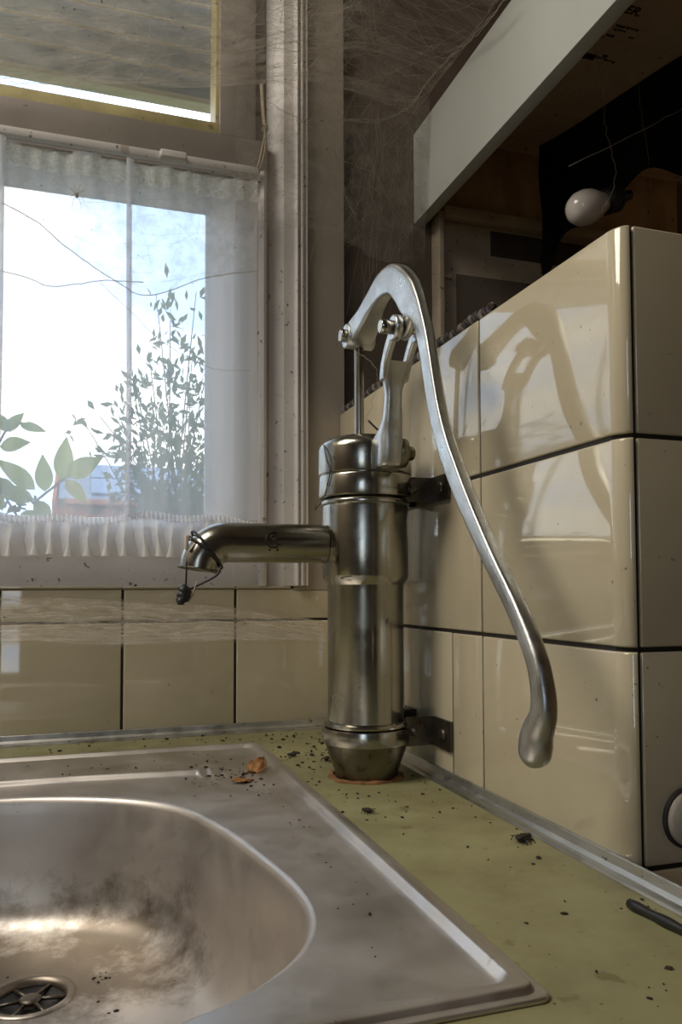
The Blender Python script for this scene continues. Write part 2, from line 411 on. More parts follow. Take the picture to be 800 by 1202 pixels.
def trim_profile(): # (out from wall, up)
    P = [(.0, .0124), (.0014, .0126), (.0024, .0118), (.0030, .0095), (.0042, .0062), (.0070, .0036), (.0098, .0030), (.0114, .0022), (.0122, .0003), (.0, .0003)]
    return P
tp = trim_profile()
b = MB(); b.loft([[(-o, y, z) for o, z in tp] for y in (-.95, -.0125, -.0005)], smooth=False)
struct('trim_1', b, M['alu'], 'aluminium edge strip along the tiled partition', 25)
b = MB(); b.loft([[(x, -o, z) for o, z in tp] for x in (-1.6, -.6, -.0005)], smooth=False)
struct('trim_2', b, M['alu'], 'aluminium edge strip along the wall under the window', 25)

# ------------------------------------------------------------------ sink
CX, CY = -.44, -.49
half = [(-.4400, -.2745), (-.4150, -.2765), (-.3829, -.2842), (-.3450, -.298), (-.3137, -.3141), (-.2776, -.3481), (-.2499, -.4212), (-.2322, -.5098), (-.2220, -.5830), (-.2208, -.6194), (-.2251, -.6436), (-.2393, -.6674), (-.2561, -.6872), (-.2818, -.7056), (-.3157, -.7195), (-.37, -.7290), (-.44, -.7315)]
pol = []
for x, y in half: pol.append((math.atan2(y-CY, x-CX), math.hypot(x-CX, y-CY)))
for x, y in half[1:-1]: pol.append((math.atan2(y-CY, -(x-CX)), math.hypot(x-CX, y-CY)))
pol.sort()
def bowl_r(a):
    P = pol; n = len(P)
    for i in range(n):
        a1 = P[i][0]; a2 = P[(i+1) % n][0]+(2*PI if i == n-1 else 0)
        aa = a if a >= P[0][0] else a+2*PI
        if a1 <= aa <= a2+1e-9:
            t = (aa-a1)/(a2-a1); p0 = P[i-1][1]; p1 = P[i][1]; p2 = P[(i+1) % n][1]; p3 = P[(i+2) % n][1]
            return .5*(2*p1+(-p0+p2)*t+(2*p0-5*p1+4*p2-p3)*t*t+(-p0+3*p1-3*p2+p3)*t**3)
    return P[0][1]
_tab = [bowl_r(-PI+2*PI*k/720) for k in range(720)]
_ker = [math.exp(-.5*(j/13)**2) for j in range(-36, 37)]
_tab = [sum(_tab[(k+j) % 720]*_ker[j+36] for j in range(-36, 37))/sum(_ker) for k in range(720)]
def bowl_r(a):
    f = (a+PI)/(2*PI)*720; i = int(f) % 720; t = f-math.floor(f)
    return _tab[i]*(1-t)+_tab[(i+1) % 720]*t
def smooth(a, b_, x):
    t = max(0, min(1, (x-a)/(b_-a))); return t*t*(3-2*t)
def panel_h(x, y):
    h = .0002
    fade = 1-smooth(-.225, -.196, x)
    fade *= smooth(-.70, -.67, x)
    yl = -.226-.10*max(0, x+.36)
    h += .0052*smooth(yl-.0032, yl+.0012, y)*fade
    return h
def inset(d, r, far=0): return rr(SX0+d, SX1-d, SY0+d, SY1-d-far, max(r, .002), 10, 26)
rings = []
def ring2(L, z): rings.append([(x, y, z) for x, y in L])
ring2(inset(0, .007), .0004); ring2(inset(.0003, .007), .0022); ring2(inset(.0012, .007), .0028); ring2(inset(.0052, .0065), .0029)
ring2(inset(.0064, .006), .0052); ring2(inset(.0075, .006), .0060); ring2(inset(.0130, .009), .0064); ring2(inset(.0142, .010), .0060)
ring2(inset(.0164, .011), .0022); ring2(inset(.0180, .012), .0012)
L0 = inset(.0225, .015)
ring2(L0, .0008)
L1 = inset(.0290, .020)
ring2(L1, .0004)
L1 = inset(.0320, .023)
ang = [math.atan2(y-CY, x-CX) for x, y in L1]
bl = [(CX+bowl_r(a)*math.cos(a), CY+bowl_r(a)*math.sin(a)) for a in ang]
lip = [(CX+(bowl_r(a)+.0036)*math.cos(a), CY+(bowl_r(a)+.0036)*math.sin(a)) for a in ang]
NR = 130
for k in range(NR+1):
    t = k/NR
    rg = []
    for (x, y), (u, v) in zip(L1, lip):
        X, Y = x+(u-x)*t, y+(v-y)*t
        rg.append((X, Y, panel_h(X, Y)))
    rings.append(rg)
BCX, BCY = -.44, -.505
def sc(f, z, off=0):
    rings.append([(BCX+(x-BCX)*f, BCY+(y-BCY)*f, z+off) for x, y in bl])
# rolled lip then the bowl wall
rings.append([(x+(u-x)*.55, y+(v-y)*.55, -.0005) for (x, y), (u, v) in zip(lip, bl)])
rings.append([(x, y, -.0015) for (x, y) in bl])
sc(.993, -.006); sc(.988, -.016); sc(.980, -.040); sc(.968, -.068); sc(.95, -.090); sc(.925, -.103); sc(.89, -.112); sc(.85, -.1165); sc(.80, -.1185)
DX, DY, DR = -.392, -.413, .031
last = rings[-1]
cir = []
for x, y, z in last:
    a = math.atan2(y-DY, x-DX); cir.append((DX+DR*math.cos(a), DY+DR*math.sin(a)))
for t in (.2, .4, .6, .8, .95, 1.0):
    rings.append([(x+(u-x)*t, y+(v-y)*t, z-.004*t) for (x, y, z), (u, v) in zip(last, cir)])
rings.append([(DX+(u-DX)*.94, DY+(v-DY)*.94, -.127) for u, v in cir])
rings.append([(DX+(u-DX)*.86, DY+(v-DY)*.86, -.1285) for u, v in cir])
b = MB(); b.loft(rings, True, False, False)
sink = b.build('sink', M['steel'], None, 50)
sm = sink.modifiers.new('thickness', 'SOLIDIFY'); sm.thickness = .0008; sm.offset = -1
tag(sink, 'stained stainless steel inset sink with one rounded bowl in the green worktop', 'sink')
# drain: ring, basket with slots
b = MB(); b.lathe([(.0345, -.1222), (.0335, -.1208), (.029, -.1215), (.0265, -.126), (.0265, -.1275)], 'z', (DX, DY, 0), 40, False, False)
dr = b.build('drain', M['steel'], sink)
b = MB(); b.lathe([(.027, -.1275), (.001, -.1305)], 'z', (DX, DY, 0), 32, False, True); b.build('drain_well', M['black'], sink)
b = MB(); b.lathe([(.009, -.126), (.008, -.1235), (.004, -.1225)], 'z', (DX, DY, 0), 20, True, True)
for k in range(6):
    a = k*PI/3; b.tube([(DX+.006*math.cos(a), DY+.006*math.sin(a), -.125), (DX+.0275*math.cos(a), DY+.0275*math.sin(a), -.1268)], .0016, 6)
b.build('drain_grid', M['dull_metal'], sink)

# ------------------------------------------------------------------ hand pump
AX, AY = -.069, -.300
pump = thing('hand_pump', 'old nickel plated lever hand pump standing on the worktop in the corner', 'pump', (AX, AY, 0))
def loc(o): # children are modelled in world space; keep them so under the pump
    o.matrix_parent_inverse = Matrix.Translation((-AX, -AY, 0)); return o
def part_of(mb, name, m, parent=None, sharp=35):
    o = mb.build(name, m, parent or pump, sharp)
    if (parent is None) or parent is pump: loc(o)
    return o
c3 = (AX, AY, 0)
b = MB(); b.lathe([(.040, .0002), (.0395, .0022), (.036, .0030), (.0335, .0026)], 'z', c3, 56, False, False)
# lumpy sealant bead
for i, v in enumerate(b.v):
    f = 1+.10*noise.noise(Vector(v)*55)+.06*noise.noise(Vector(v)*150)
    b.v[i] = (AX+(v[0]-AX)*f, AY+(v[1]-AY)*f, max(.0002, v[2]*(1+.6*noise.noise(Vector(v)*80))))
part_of(b, 'sealant_ring', M['rust'])['label'] = 'rusty crusted sealant around the pump foot'
b = MB(); b.lathe([(.0330, .001), (.0335, .006), (.0430, .0335), (.0436, .0372)], 'z', c3, 64); part_of(b, 'base', M['base_metal'])
b = MB(); b.lathe([(.0436, .0365), (.0462, .0372), (.0466, .0385), (.0466, .0515), (.0460, .0530), (.0436, .0534)], 'z', c3, 64); part_of(b, 'collar', M['chrome'])
b = MB(); b.lathe([(.0420, .0536), (.0446, .0545), (.0454, .0565), (.0446, .0585), (.0412, .0598)], 'z', c3, 64); part_of(b, 'ring', M['chrome'])
b = MB(); b.lathe([(.0406, .053), (.0406, .1965), (.0412, .2035)], 'z', c3, 72); part_of(b, 'lower_cylinder', M['chrome'])
b = MB(); b.lathe([(.0408, .2020), (.0425, .2045), (.0455, .2095), (.0461, .2125), (.0461, .2840), (.0455, .2865)], 'z', c3, 72); part_of(b, 'upper_cylinder', M['chrome'])
b = MB(); b.lathe([(.0450, .2860), (.0470, .2875), (.0474, .2895), (.0468, .2915), (.0452, .2930)], 'z', c3, 72); part_of(b, 'ring', M['chrome'])
b = MB(); b.lathe([(.0470, .2940), (.0496, .2948), (.0500, .2962), (.0500, .3158), (.0494, .3172), (.0480, .3176)], 'z', c3, 72); part_of(b, 'cap_ring', M['chrome'])
b = MB(); b.lathe([(.0480, .3176), (.0488, .3182), (.0488, .3186), (.0500, .3192), (.0504, .3205), (.0504, .3450), (.0496, .3490), (.0475, .3525), (.042, .3565), (.030, .3600), (.015, .3615), (.004, .3618)], 'z', c3, 72); part_of(b, 'cap', M['chrome'])
# packing gland where the rod enters the cap
RX, RY = -.069, -.2825
b = MB(); b.lathe([(.0105, .3595), (.0105, .3630), (.0085, .3650), (.0052, .3650)], 'z', (RX, RY, 0), 28); part_of(b, 'gland', M['base_metal'])
b = MB(); b.lathe([(.0053, .355), (.0053, .478)], 'z', (RX, RY, 0), 24); part_of(b, 'piston_rod', M['chrome'])
b = MB(); b.lathe([(.0098, -.0055), (.0105, -.0035), (.0105, .0035), (.0098, .0055)], 'x', (RX, RY, .4765), 28); part_of(b, 'rod_eye', M['base_metal'])

# spout: straight pipe towards -x, short elbow down
SZ = .2455; SR = .0203
P = [(AX-.030, AY, SZ), (AX-.060, AY, SZ), (-.15, AY, SZ), (-.19, AY, SZ)]
bx, bz, BR = -.2172, SZ-.0285, .0285
for k in range(0, 15):
    a = k/14*math.radians(82); P.append((bx-BR*math.sin(a), AY, bz+BR*math.cos(a)))
tx, tz = -math.cos(math.radians(82)), -math.sin(math.radians(82))
e = P[-1]; P.append((e[0]+tx*.003, AY, e[2]+tz*.003))
b = MB(); b.tube(P, SR, 40, False)
# turn inside at the mouth
e = P[-1]; b.tube([e, (e[0]-tx*.004, AY, e[2]-tz*.004), (e[0]-tx*.016, AY, e[2]-tz*.016)], [SR-.0002, SR-.0018, SR-.0022], 40, True)
sp = part_of(b, 'spout', M['chrome'])
mouth = Vector(e)
b = MB()
rg = [(math.cos(2*PI*k/40), math.sin(2*PI*k/40)) for k in range(40)]
ax1 = Vector((-tz, 0, tx)); ax2 = Vector((0, 1, 0))
b.tube([mouth+(SR+.0002)*(c_*ax1+s_*ax2) for c_, s_ in rg], .0012, 8, closed=True)
b.build('spout_lip', M['base_metal'], sp)
b = MB(); b.lathe([(SR+.0012, AX-.0395-.006), (SR+.002, AX-.0395-.002), (SR+.0032, AX-.036), (SR+.005, AX-.030)][::-1], 'x', (0, AY, SZ), 48, False, False); b.build('spout_flange', M['chrome'], sp)
# maker's mark engraved on the spout: an open C around an R, two dots beneath
def on_pipe(u, v, r=SR+.00035):  # u along -x.. , v around the near side
    a = v/SR+.10; return (u, AY-r*math.cos(a), SZ+r*math.sin(a))
MX = -.1745
def stroke(pts, w): return MB().tube([on_pipe(MX+u, v) for u, v in pts], w, 6)
b = MB()
def addm(pts, w):
    b.tube([on_pipe(MX+u, v) for u, v in pts], w, 6)
addm([(.0078*math.cos(math.radians(a)), .0078*math.sin(math.radians(a))) for a in range(58, 318, 10)], .0009)
addm([(.0060, .0030), (.0085, .0022)], .0008)
addm([(-.0020, -.0048), (-.0020, .0045), (.0015, .0045), (.0030, .0030), (.0024, .0010), (-.0018, .0002)], .0007)
addm([(.0002, .0002), (.0035, -.0042), (.0085, -.0050)], .0007)
addm([(-.0036, .0088), (.0008, .0100), (.0048, .0086)], .0007)
for u in (-.0038, .0042): addm([(u, -.0098), (u+.0006, -.0104)], .0013)
b.build('maker_mark', M['mark'], sp)['label'] = 'dark engraved ring mark with a letter R'

# yoke standing on the cap side, carrying the lever
def rrect(cx, cy_, z, wx, wy, r=.3, n=24):
    pts = []
    for k in range(n):
        a = 2*PI*(k+.5)/n; c_, s_ = math.cos(a), math.sin(a); e_ = .55
        pts.append((cx+wx/2*math.copysign(abs(c_)**e_, c_), cy_+wy/2*math.copysign(abs(s_)**e_, s_), z))
    return pts
HX = -.069
b = MB()
st = [(.3188, -.358, .022, .034), (.3215, -.359, .0245, .040), (.335, -.3605, .0250, .043), (.3475, -.3635, .0245, .038), (.3545, -.3705, .0225, .024), (.363, -.3765, .0200, .0155), (.376, -.3790, .0178, .0125), (.388, -.3800, .0170, .0118), (.397, -.3810, .0196, .0122), (.406, -.3835, .0240, .0128), (.413, -.3862, .0278, .0132), (.4185, -.389, .0296, .0130)]
ss = spline([(z, y, wx, wy) for z, y, wx, wy in st], 4)
b.loft([rrect(HX+.001, y, z, wx, wy) for z, y, wx, wy in ss])
yoke = part_of(b, 'yoke', M['chrome_cast'], None, 60)
PY, PZ = -.4150, .4435
for s in (-1, 1):
    b = MB(); xc = HX+.001+s*.0113
    q = spline([(.4020, -.3822, .0050, .0118), (.411, -.3855, .0066, .0130), (.418, -.3890, .0072, .0132), (.426, -.3950, .0072, .0150), (.434, -.4030, .0072, .0185), (PZ-.002, PY+.003, .0070, .0225), (PZ+.003, PY-.001, .0066, .0215)], 4)
    b.loft([rrect(xc, y, z, wx, wy) for z, y, wx, wy in q])
    b.lathe([(.0108, -.0038), (.0120, -.0030), (.0120, .0030), (.0108, .0038)], 'x', (xc, PY, PZ), 32)
    b.build('yoke_tine', M['chrome_cast'], yoke)
b = MB(); b.lathe([(.0056, HX-.0262), (.0066, HX-.0255), (.0066, HX-.0150), (.0045, HX-.0150), (.0045, HX+.0185), (.006, HX+.0185), (.006, HX+.0215)], 'x', (0, PY, PZ), 28); b.build('pivot_pin', M['chrome'], yoke)
# boss and bolt at the yoke foot, pointing at the tiles
b = MB(); b.lathe([(.0150, HX+.010), (.0155, HX+.0145), (.0145, HX+.0195), (.0115, HX+.0210), (.0072, HX+.0210), (.0072, HX+.0275), (.0060, HX+.0290)], 'x', (0, -.3640, .3345), 32); b.build('foot_bolt', M['base_metal'], yoke)

# lever: one casting from the rod lug over the arch down to the grip. stations: Y(=-y), z, width in plane, thickness in x
lev_in = [(.4405, .4400, .0200, .0105), (.454, .4118, .0190, .0105), (.4733, .3522, .0190, .0105), (.4901, .3165, .0188, .0105), (.5094, .2878, .0185, .0108), (.5336, .2575, .0170, .0112), (.5713, .2147, .0150, .0120), (.6042, .1791, .0145, .0125), (.6262, .149, .0150, .0130), (.6325, .1305, .0165, .0145), (.6314, .116, .0190, .0165)]
cen = [(.2720, .4750, .012, .016), (.2765, .4765, .0205, .0265), (.2830, .4785, .0255, .0285), (.2950, .4815, .0265, .0280), (.3120, .4865, .0240, .0245), (.3350, .4975, .0225, .0190), (.3610, .5050, .0265, .0155), (.3870, .5020, .0285, .0135), (.4085, .4880, .0320, .0128), (.4265, .4700, .0345, .0120), (.4400, .4570, .0265, .0112)]
sl = list(cen)
for i, (Y, z, w, t) in enumerate(lev_in):
    a = lev_in[max(i-1, 0)]; c_ = lev_in[min(i+1, len(lev_in)-1)]
    d = Vector((c_[0]-a[0], c_[1]-a[1])).normalized()
    nrm = Vector((-d[1], d[0]))
    if nrm[0] < 0: nrm = -nrm
    if i == 0: nrm = Vector((.92, .39))
    sl.append((Y+nrm[0]*w/2, z+nrm[1]*w/2, w, t))
sl += [(.6335, .1020, .0235, .0195), (.6308, .0925, .0255, .0205), (.6290, .0850, .0225, .0185), (.6280, .0800, .0120, .0110), (.6278, .0785, .004, .004)]
S = spline(sl, 6)
rgs = []
for i, (Y, z, w, t) in enumerate(S):
    a = S[max(i-1, 0)]; c_ = S[min(i+1, len(S)-1)]
    d = Vector((c_[0]-a[0], c_[1]-a[1])).normalized(); nn = Vector((-d[1], d[0]))
    ring = []; ne = 28
    ex = .34 if i < len(S)*.62 else .34+.58*min(1, (i-len(S)*.62)/(len(S)*.2))
    for k in range(ne):
        al = 2*PI*(k+.5)/ne; cc, s_ = math.cos(al), math.sin(al)
        u = w/2*math.copysign(abs(cc)**ex, cc); v = t/2*math.copysign(abs(s_)**ex, s_)
        ring.append((HX+v, -(Y+nn[0]*u), z+nn[1]*u))
    rgs.append(ring)
b = MB(); b.loft(rgs)
# pivot boss hanging under the arch
q = spline([(.436, .459, .020, .0105), (.426, .4500, .021, .0112), (.415, .4435, .021, .0112), (.407, .4400, .014, .0100)], 4)
pr = []
for i, (Y, z, w, t) in enumerate(q):
    d = Vector((-.9, -.5)).normalized(); nn = Vector((-d[1], d[0]))
    pr.append([(HX+t/2*math.copysign(abs(math.sin(2*PI*(k+.5)/20))**.6, math.sin(2*PI*(k+.5)/20)), -(Y+nn[0]*w/2*math.cos(2*PI*(k+.5)/20)), z+nn[1]*w/2*math.cos(2*PI*(k+.5)/20)) for k in range(20)])
b.loft(pr)
lever = part_of(b, 'lever', M['chrome_cast'], None, 45)
b = MB(); b.lathe([(.0062, HX-.0222), (.0072, HX-.0214), (.0068, HX-.0140), (.0040, HX-.0140), (.0040, HX+.0150), (.0058, HX+.0150), (.0058, HX+.0185)], 'x', (0, RY, .4765), 28); b.build('rod_pin', M['chrome'], lever)
b = MB(); b.lathe([(.0122, HX-.0162), (.0134, HX-.0150), (.0134, HX+.0150), (.0122, HX+.0162)], 'x', (0, RY, .4765), 32, True, True); b.build('lug', M['chrome_cast'], lever)

# wall brackets (clamp straps and flanges to the partition)
for zc, hh in ((.0485, .030), (.3035, .026)):
    br = None
    for s in (-1, 1):
        y = AY+s*.0255; b = MB()
        y1 = y-.042 if s < 0 else y+.036; h = hh/2; th = .0026
        xa, xb, xw = AX+.034, -.0006, -.0036
        pl_ = [(xa, y+s*th/2), (xa, y-s*th/2), (xb, y-s*th/2), (xb, y1), (xw, y1), (xw, y+s*th/2)]
        b.loft([[(x, yy, zc-h) for x, yy in pl_], [(x, yy, zc+h) for x, yy in pl_]], smooth=False)
        o = part_of(b, 'bracket_strap', M['dull_metal'])
        if s < 0: br = o
    b = MB(); b.lathe([(.0030, -.0335), (.0030, -.0285), (.0048, -.0280), (.0052, -.0270), (.0052, .0268), (.0048, .0285), (.0030, .0290), (.0030, .0335)], 'y', (-.0255, AY, zc), 12); b.build('bracket_bolt', M['dull_metal'], br)
    b = MB(); b.lathe([(.0062, -.0030), (.0058, -.0058), (.003, -.0068)], 'x', (0, -.352, zc), 16); b.build('bracket_screw', M['dull_metal'], br)

# ------------------------------------------------------------------ window
win = bpy.data.objects.new('window_1', None); COL.objects.link(win); win['kind'] = 'structure'; win['label'] = 'white framed kitchen window with a transom light above'
def W(mb, name, m, sharp=35): return mb.build(name, m, win, sharp)
def vert_profile(pts, z0, z1): # plan profile extruded upright
    return MB().loft([[(x, y, z0) for x, y in pts], [(x, y, z1) for x, y in pts]], smooth=False)
ZT = 1.38
# reeded architrave on the wall face
pts = [(-.0697, .0)]
for (x, y) in [(-.0697, -.010), (-.0672, -.0125), (-.0655, -.012), (-.0648, -.007), (-.0625, -.007), (-.0615, -.0100), (-.0600, -.0110), (-.0580, -.0108), (-.0572, -.0062), (-.0540, -.0060), (-.0530, -.0085), (-.0512, -.0088), (-.0500, -.0070), (-.0497, .0)]: pts.append((x, y))
W(vert_profile(pts, .2035, ZT), 'architrave', M['white_wood'])
# frame post and its rebate
W(vert_profile([(-.0697, .10), (-.0697, -.002), (-.0850, -.002), (-.0865, .0005), (-.1075, .014), (-.1090, .10)], .203, ZT), 'frame_post', M['white_wood'])
W(vert_profile([(-.1080, .095), (-.1090, .004), (-.1105, -.003), (-.1150, -.0055), (-.1195, -.003), (-.1213, .004), (-.1213, .095)], .203, .8015), 'weather_bead', M['white_wood'])
# casement stile with splayed inner face towards the glass, bottom and top rails
W(vert_profile([(-.1212, .095), (-.1212, .004), (-.1560, .004), (-.1585, .010), (-.1830, .078), (-.1850, .095)], .203, .800), 'sash_stile', M['white_wood'])
b = MB(); b.loft([[(x, .095, .2000), (x, .0055, .2000), (x, .0055, .283), (x, .011, .286), (x, .078, .302), (x, .095, .302)] for x in (-1.25, -.1215)], smooth=False); W(b, 'bottom_rail', M['white_wood'])
b = MB(); b.loft([[(x, .095, .800), (x, .006, .800), (x, .006, .782), (x, .012, .779), (x, .078, .7725), (x, .095, .7725)] for x in (-1.25, -.1215)], smooth=False); W(b, 'top_rail', M['white_wood'])
b = MB().box(-1.25, -.1835, .086, .089, .3, .775); W(b, 'window_pane', M['glass'])
# transom bar, stile, ledge, glass
b = MB().box(-1.25, -.1090, -.002, .095, .8015, .8475, .002); W(b, 'transom_bar', M['brown_frame'])
b = MB().box(-1.25, -.1240, -.014, -.002, .7900, .8015, .003); W(b, 'transom_ledge', M['white_wood'])
b = MB().box(-.1785, -.1265, -.001, .095, .8475, ZT, .002); W(b, 'transom_stile', M['brown_frame'])
b = MB().box(-.1265, -.1090, .016, .095, .8475, ZT, .001); W(b, 'transom_post', M['brown_frame'])
b = MB(); b.box(-1.25, -.1785, .004, .060, .8475, .8660, .0005); b.box(-.1830, -.1785, .010, .060, .853, ZT, .0005); W(b, 'glazing_bead', M['sash_inner'])
b = MB().box(-1.25, -.1785, .060, .063, .848, ZT); W(b, 'transom_pane', M['glass'])
b = MB().box(-1.25, -.07, -.002, .1, ZT-.03, ZT+.004); W(b, 'frame_head', M['white_wood'])
b = MB().box(-1.25, -1.20, -.002, .1, .203, ZT); W(b, 'frame_post', M['white_wood'])
# latch block under the transom ledge
b = MB().box(-.2640, -.2270, -.0275, -.0145, .7865, .7985, .0045, 3); lt = W(b, 'window_latch', M['white_wood'])
# ------------------------------------------------------------------ net curtain
def fold(x):
    return .0035*math.sin(x*58)+.0022*math.sin(x*131+1.3)+.0012*math.sin(x*260+.4)
path = []
x = -1.22
while x < -.127:
    path.append((x, -.020+fold(x))); x += .004
    for fx in (-.3035, -.462, -.66, -.82):
        if abs(x-fx) < .0021:   # a pinched pleat: the cloth doubles back
            y0 = -.020+fold(x)
            path += [(fx+.0025, y0-.002), (fx+.0045, y0-.006), (fx-.0010, y0-.008), (fx-.0028, y0-.0115), (fx+.0035, y0-.012), (fx+.0065, y0-.006)]
            x += .008
def cloth(path, zs, wob=0):
    return MB().loft([[(px+wob*math.sin(z*9+px*7), py+.0015*math.sin(z*17+px*23), z+dz(px)*1) for px, py in path] for z in zs], closed=False)
def dz(px): return 0
zs = [.2935+(.776-.2935)*k/24 for k in range(25)]
b = cloth(path, zs, .0012)
cur = b.build('net_curtain', M['curtain'])
tag(cur, 'sheer white net curtain with a ruffled hem across the window', 'curtain')
# gathered ribbed band
b = MB(); pth = []; x = -1.22
while x < -.128:
    pth.append((x, -.0235+.0032*math.sin(x*2*PI/.0056)+fold(x)*.6)); x += .0009
def bz(x): return .004*math.sin(x*23+1)+.003*math.sin(x*61)
b.loft([[(x, y, z+bz(x)) for x, y in pth] for z in (.2865, .2900, .2935, .297)], closed=False)
b.build('gathered_band', M['ruffle'], cur)
# ruffle with deep irregular pleats
random.seed(21)
pth = []; x = -1.22; ph = 0
while x < -.130:
    ph += .004/(.0250+.017*noise.noise(Vector((x*24, 3, 1))))*2*PI*.55
    a = .0085+.0040*noise.noise(Vector((x*15, 9, 2)))
    pth.append((x, a, ph)); x += .002
rg = []
for k in range(9):
    t = k/8; row = []
    for (x, a, ph) in pth:
        amp = a*(.25+.95*t)
        xx = x+amp*.9*math.sin(2*ph+.6)*t+.017*t*noise.noise(Vector((x*16, 1, 7)))
        row.append((xx, -.0235-.002*t+amp*math.sin(ph), .2895-.0475*t+bz(x)*(1-t)+.004*t*noise.noise(Vector((x*26, 4, 4)))))
    rg.append(row)
b = MB().loft(rg, closed=False); b.build('ruffle', M['ruffle'], cur)
# lace heading with a scalloped upper edge
b = MB(); rows_ = []
pth = [(-1.22+.0016*k) for k in range(int((1.22-.128)/.0016))]
for k in range(5):
    t = k/4
    rows_.append([(x, -.0262+fold(x)*.6+.0015*math.sin(x*2*PI/.0205), .742+(.0235+.0045*abs(math.sin(x*PI/.0205)))*t) for x in pth])
b.loft(rows_, closed=False); b.build('lace_heading', M['lace'], cur)
b = MB().tube([(-1.24, -.0200, .776), (-.7, -.0200, .7745), (-.124, -.0200, .776)], .0016, 8); b.build('curtain_wire', M['chrome'], cur)

# knotted cord hanging at the corner of the transom
wc = thing('window_cord', 'loop of ecru cord hanging beside the transom frame', 'cord', (-.120, -.012, .92))
def cordpart(P, r, nm='cord'):
    o = MB().tube(spline(P, 6), r, 8).build(nm, M['cord'], wc); o.matrix_parent_inverse = Matrix.Translation((.120, .012, -.92)); return o
cordpart([(-.1195, -.012, .925), (-.1185, -.013, .900), (-.1165, -.014, .872), (-.1150, -.014, .860), (-.1185, -.013, .835), (-.1240, -.012, .808), (-.1280, -.012, .795)], .0016)
cordpart([(-.1215, -.011, .925), (-.1200, -.012, .895), (-.1180, -.013, .866), (-.1168, -.016, .856), (-.1150, -.014, .838), (-.1180, -.013, .815), (-.1250, -.011, .794)], .0014)
cordpart([(-.1190, -.0155, .864), (-.1150, -.017, .862), (-.1140, -.0145, .857), (-.1175, -.0125, .856), (-.1192, -.0150, .860)], .0021, 'knot')

# ------------------------------------------------------------------ stove alcove, hood cabinet
hood = thing('hood_cabinet', 'wooden hood cabinet over the stove with a white front board', 'cabinet', (.126, 0, .765))
def H(mb, name, m, parent=None, label=None):
    o = mb.build(name, m, parent or hood, 35)
    if parent is None: o.matrix_parent_inverse = Matrix.Translation((-.126, 0, -.765))
    if label: o['label'] = label
    return o
H(MB().box(.1260, .1450, -1.05, .0115, .7650, .9080, .0022), 'front_board', M['valance'], None, 'white laminated front board')
H(MB().box(.1455, .62, -1.05, .0115, .9060, .9220), 'underside_board', M['hardboard'], None, 'speckled brown hardboard with black stencilled print')
H(MB().box(.1455, .62, .0005, .0115, .7900, .9058, .001), 'back_panel', M['tan_panel'], None, 'brown stained back panel')
# stencilled print on the underside (reads from below)
def printed(txt, x, y, size, z=.9057, sx=1.0, slant=.0):
    c = bpy.data.curves.new('printed_lettering', 'FONT'); c.body = txt; c.size = size; c.extrude = .0002; c.shear = slant; c.offset = size*.02
    tmp = bpy.data.objects.new('printed_lettering', c)
    me = bpy.data.meshes.new_from_object(tmp); bpy.data.objects.remove(tmp); bpy.data.curves.remove(c)
    me.name = 'printed_lettering'; me.materials.clear(); me.materials.append(M['ink'])
    o = bpy.data.objects.new('printed_lettering', me); COL.objects.link(o)
    o.parent = hood; o.matrix_parent_inverse = Matrix.Translation((-.126, 0, -.765))
    o.location = (x, y, z); o.rotation_euler = (PI, 0, 0); o.scale = (sx, 1, 1)
    return o
printed('NKER.', .2400, -.3118, .0180, sx=1.0, slant=.12)
def smudge(x, y, w, h):
    return MB().box(x, x+w, y, y+h, .9055, .9058)
random.seed(5)
b = MB()
for (x, y, w) in [(.2724, -.2925, .034), (.2731, -.2855, .016), (.2552, -.2700, .013), (.272, -.2745, .010), (.302, -.2785, .008), (.2850, -.2345, .014), (.2990, -.2325, .017)]:
    k = 0
    while k < w:
        d = random.uniform(.0016, .004); b.box(x+k, x+k+d, y, y+random.uniform(.002, .0042), .9054, .9058); k += d+.0012
b.box(.2541, .2850, -.2360, -.2255, .9054, .9058); b.box(.2560, .2640, -.2755, -.2635, .9054, .9058); b.box(.2920, .2990, -.2400, -.2360, .9054, .9058)
H(b, 'small_print', M['ink'])['kind'] = 'stuff'
# black plastic sheet hanging from the underside board
b = MB(); base = spline([(.330, -.026, 0), (.338, -.050, 0), (.352, -.10, 0), (.372, -.19, 0), (.392, -.27, 0), (.43, -.38, 0), (.49, -.48, 0), (.59, -.55, 0)], 8)
rows_ = []
for k in range(15):
    t = k/14; row = []
    for i, (x, y, _) in enumerate(base):
        u = i/(len(base)-1)
        drop = .168+.030*math.sin(u*9+.8)+.018*math.sin(u*23)
        w = .010*math.sin(u*17+t*3)*t
        row.append((x-w*.7, y-w+(.004*math.sin(t*7+u*5)), .9057-drop*t))
    rows_.append(row)
b.loft(rows_, closed=False)
bs = b.build('black_sheet', M['black_sheet']); md = bs.modifiers.new('thickness', 'SOLIDIFY'); md.thickness = .0012
tag(bs, 'black plastic sheet hanging inside the hood behind the bulb', 'plastic sheet')
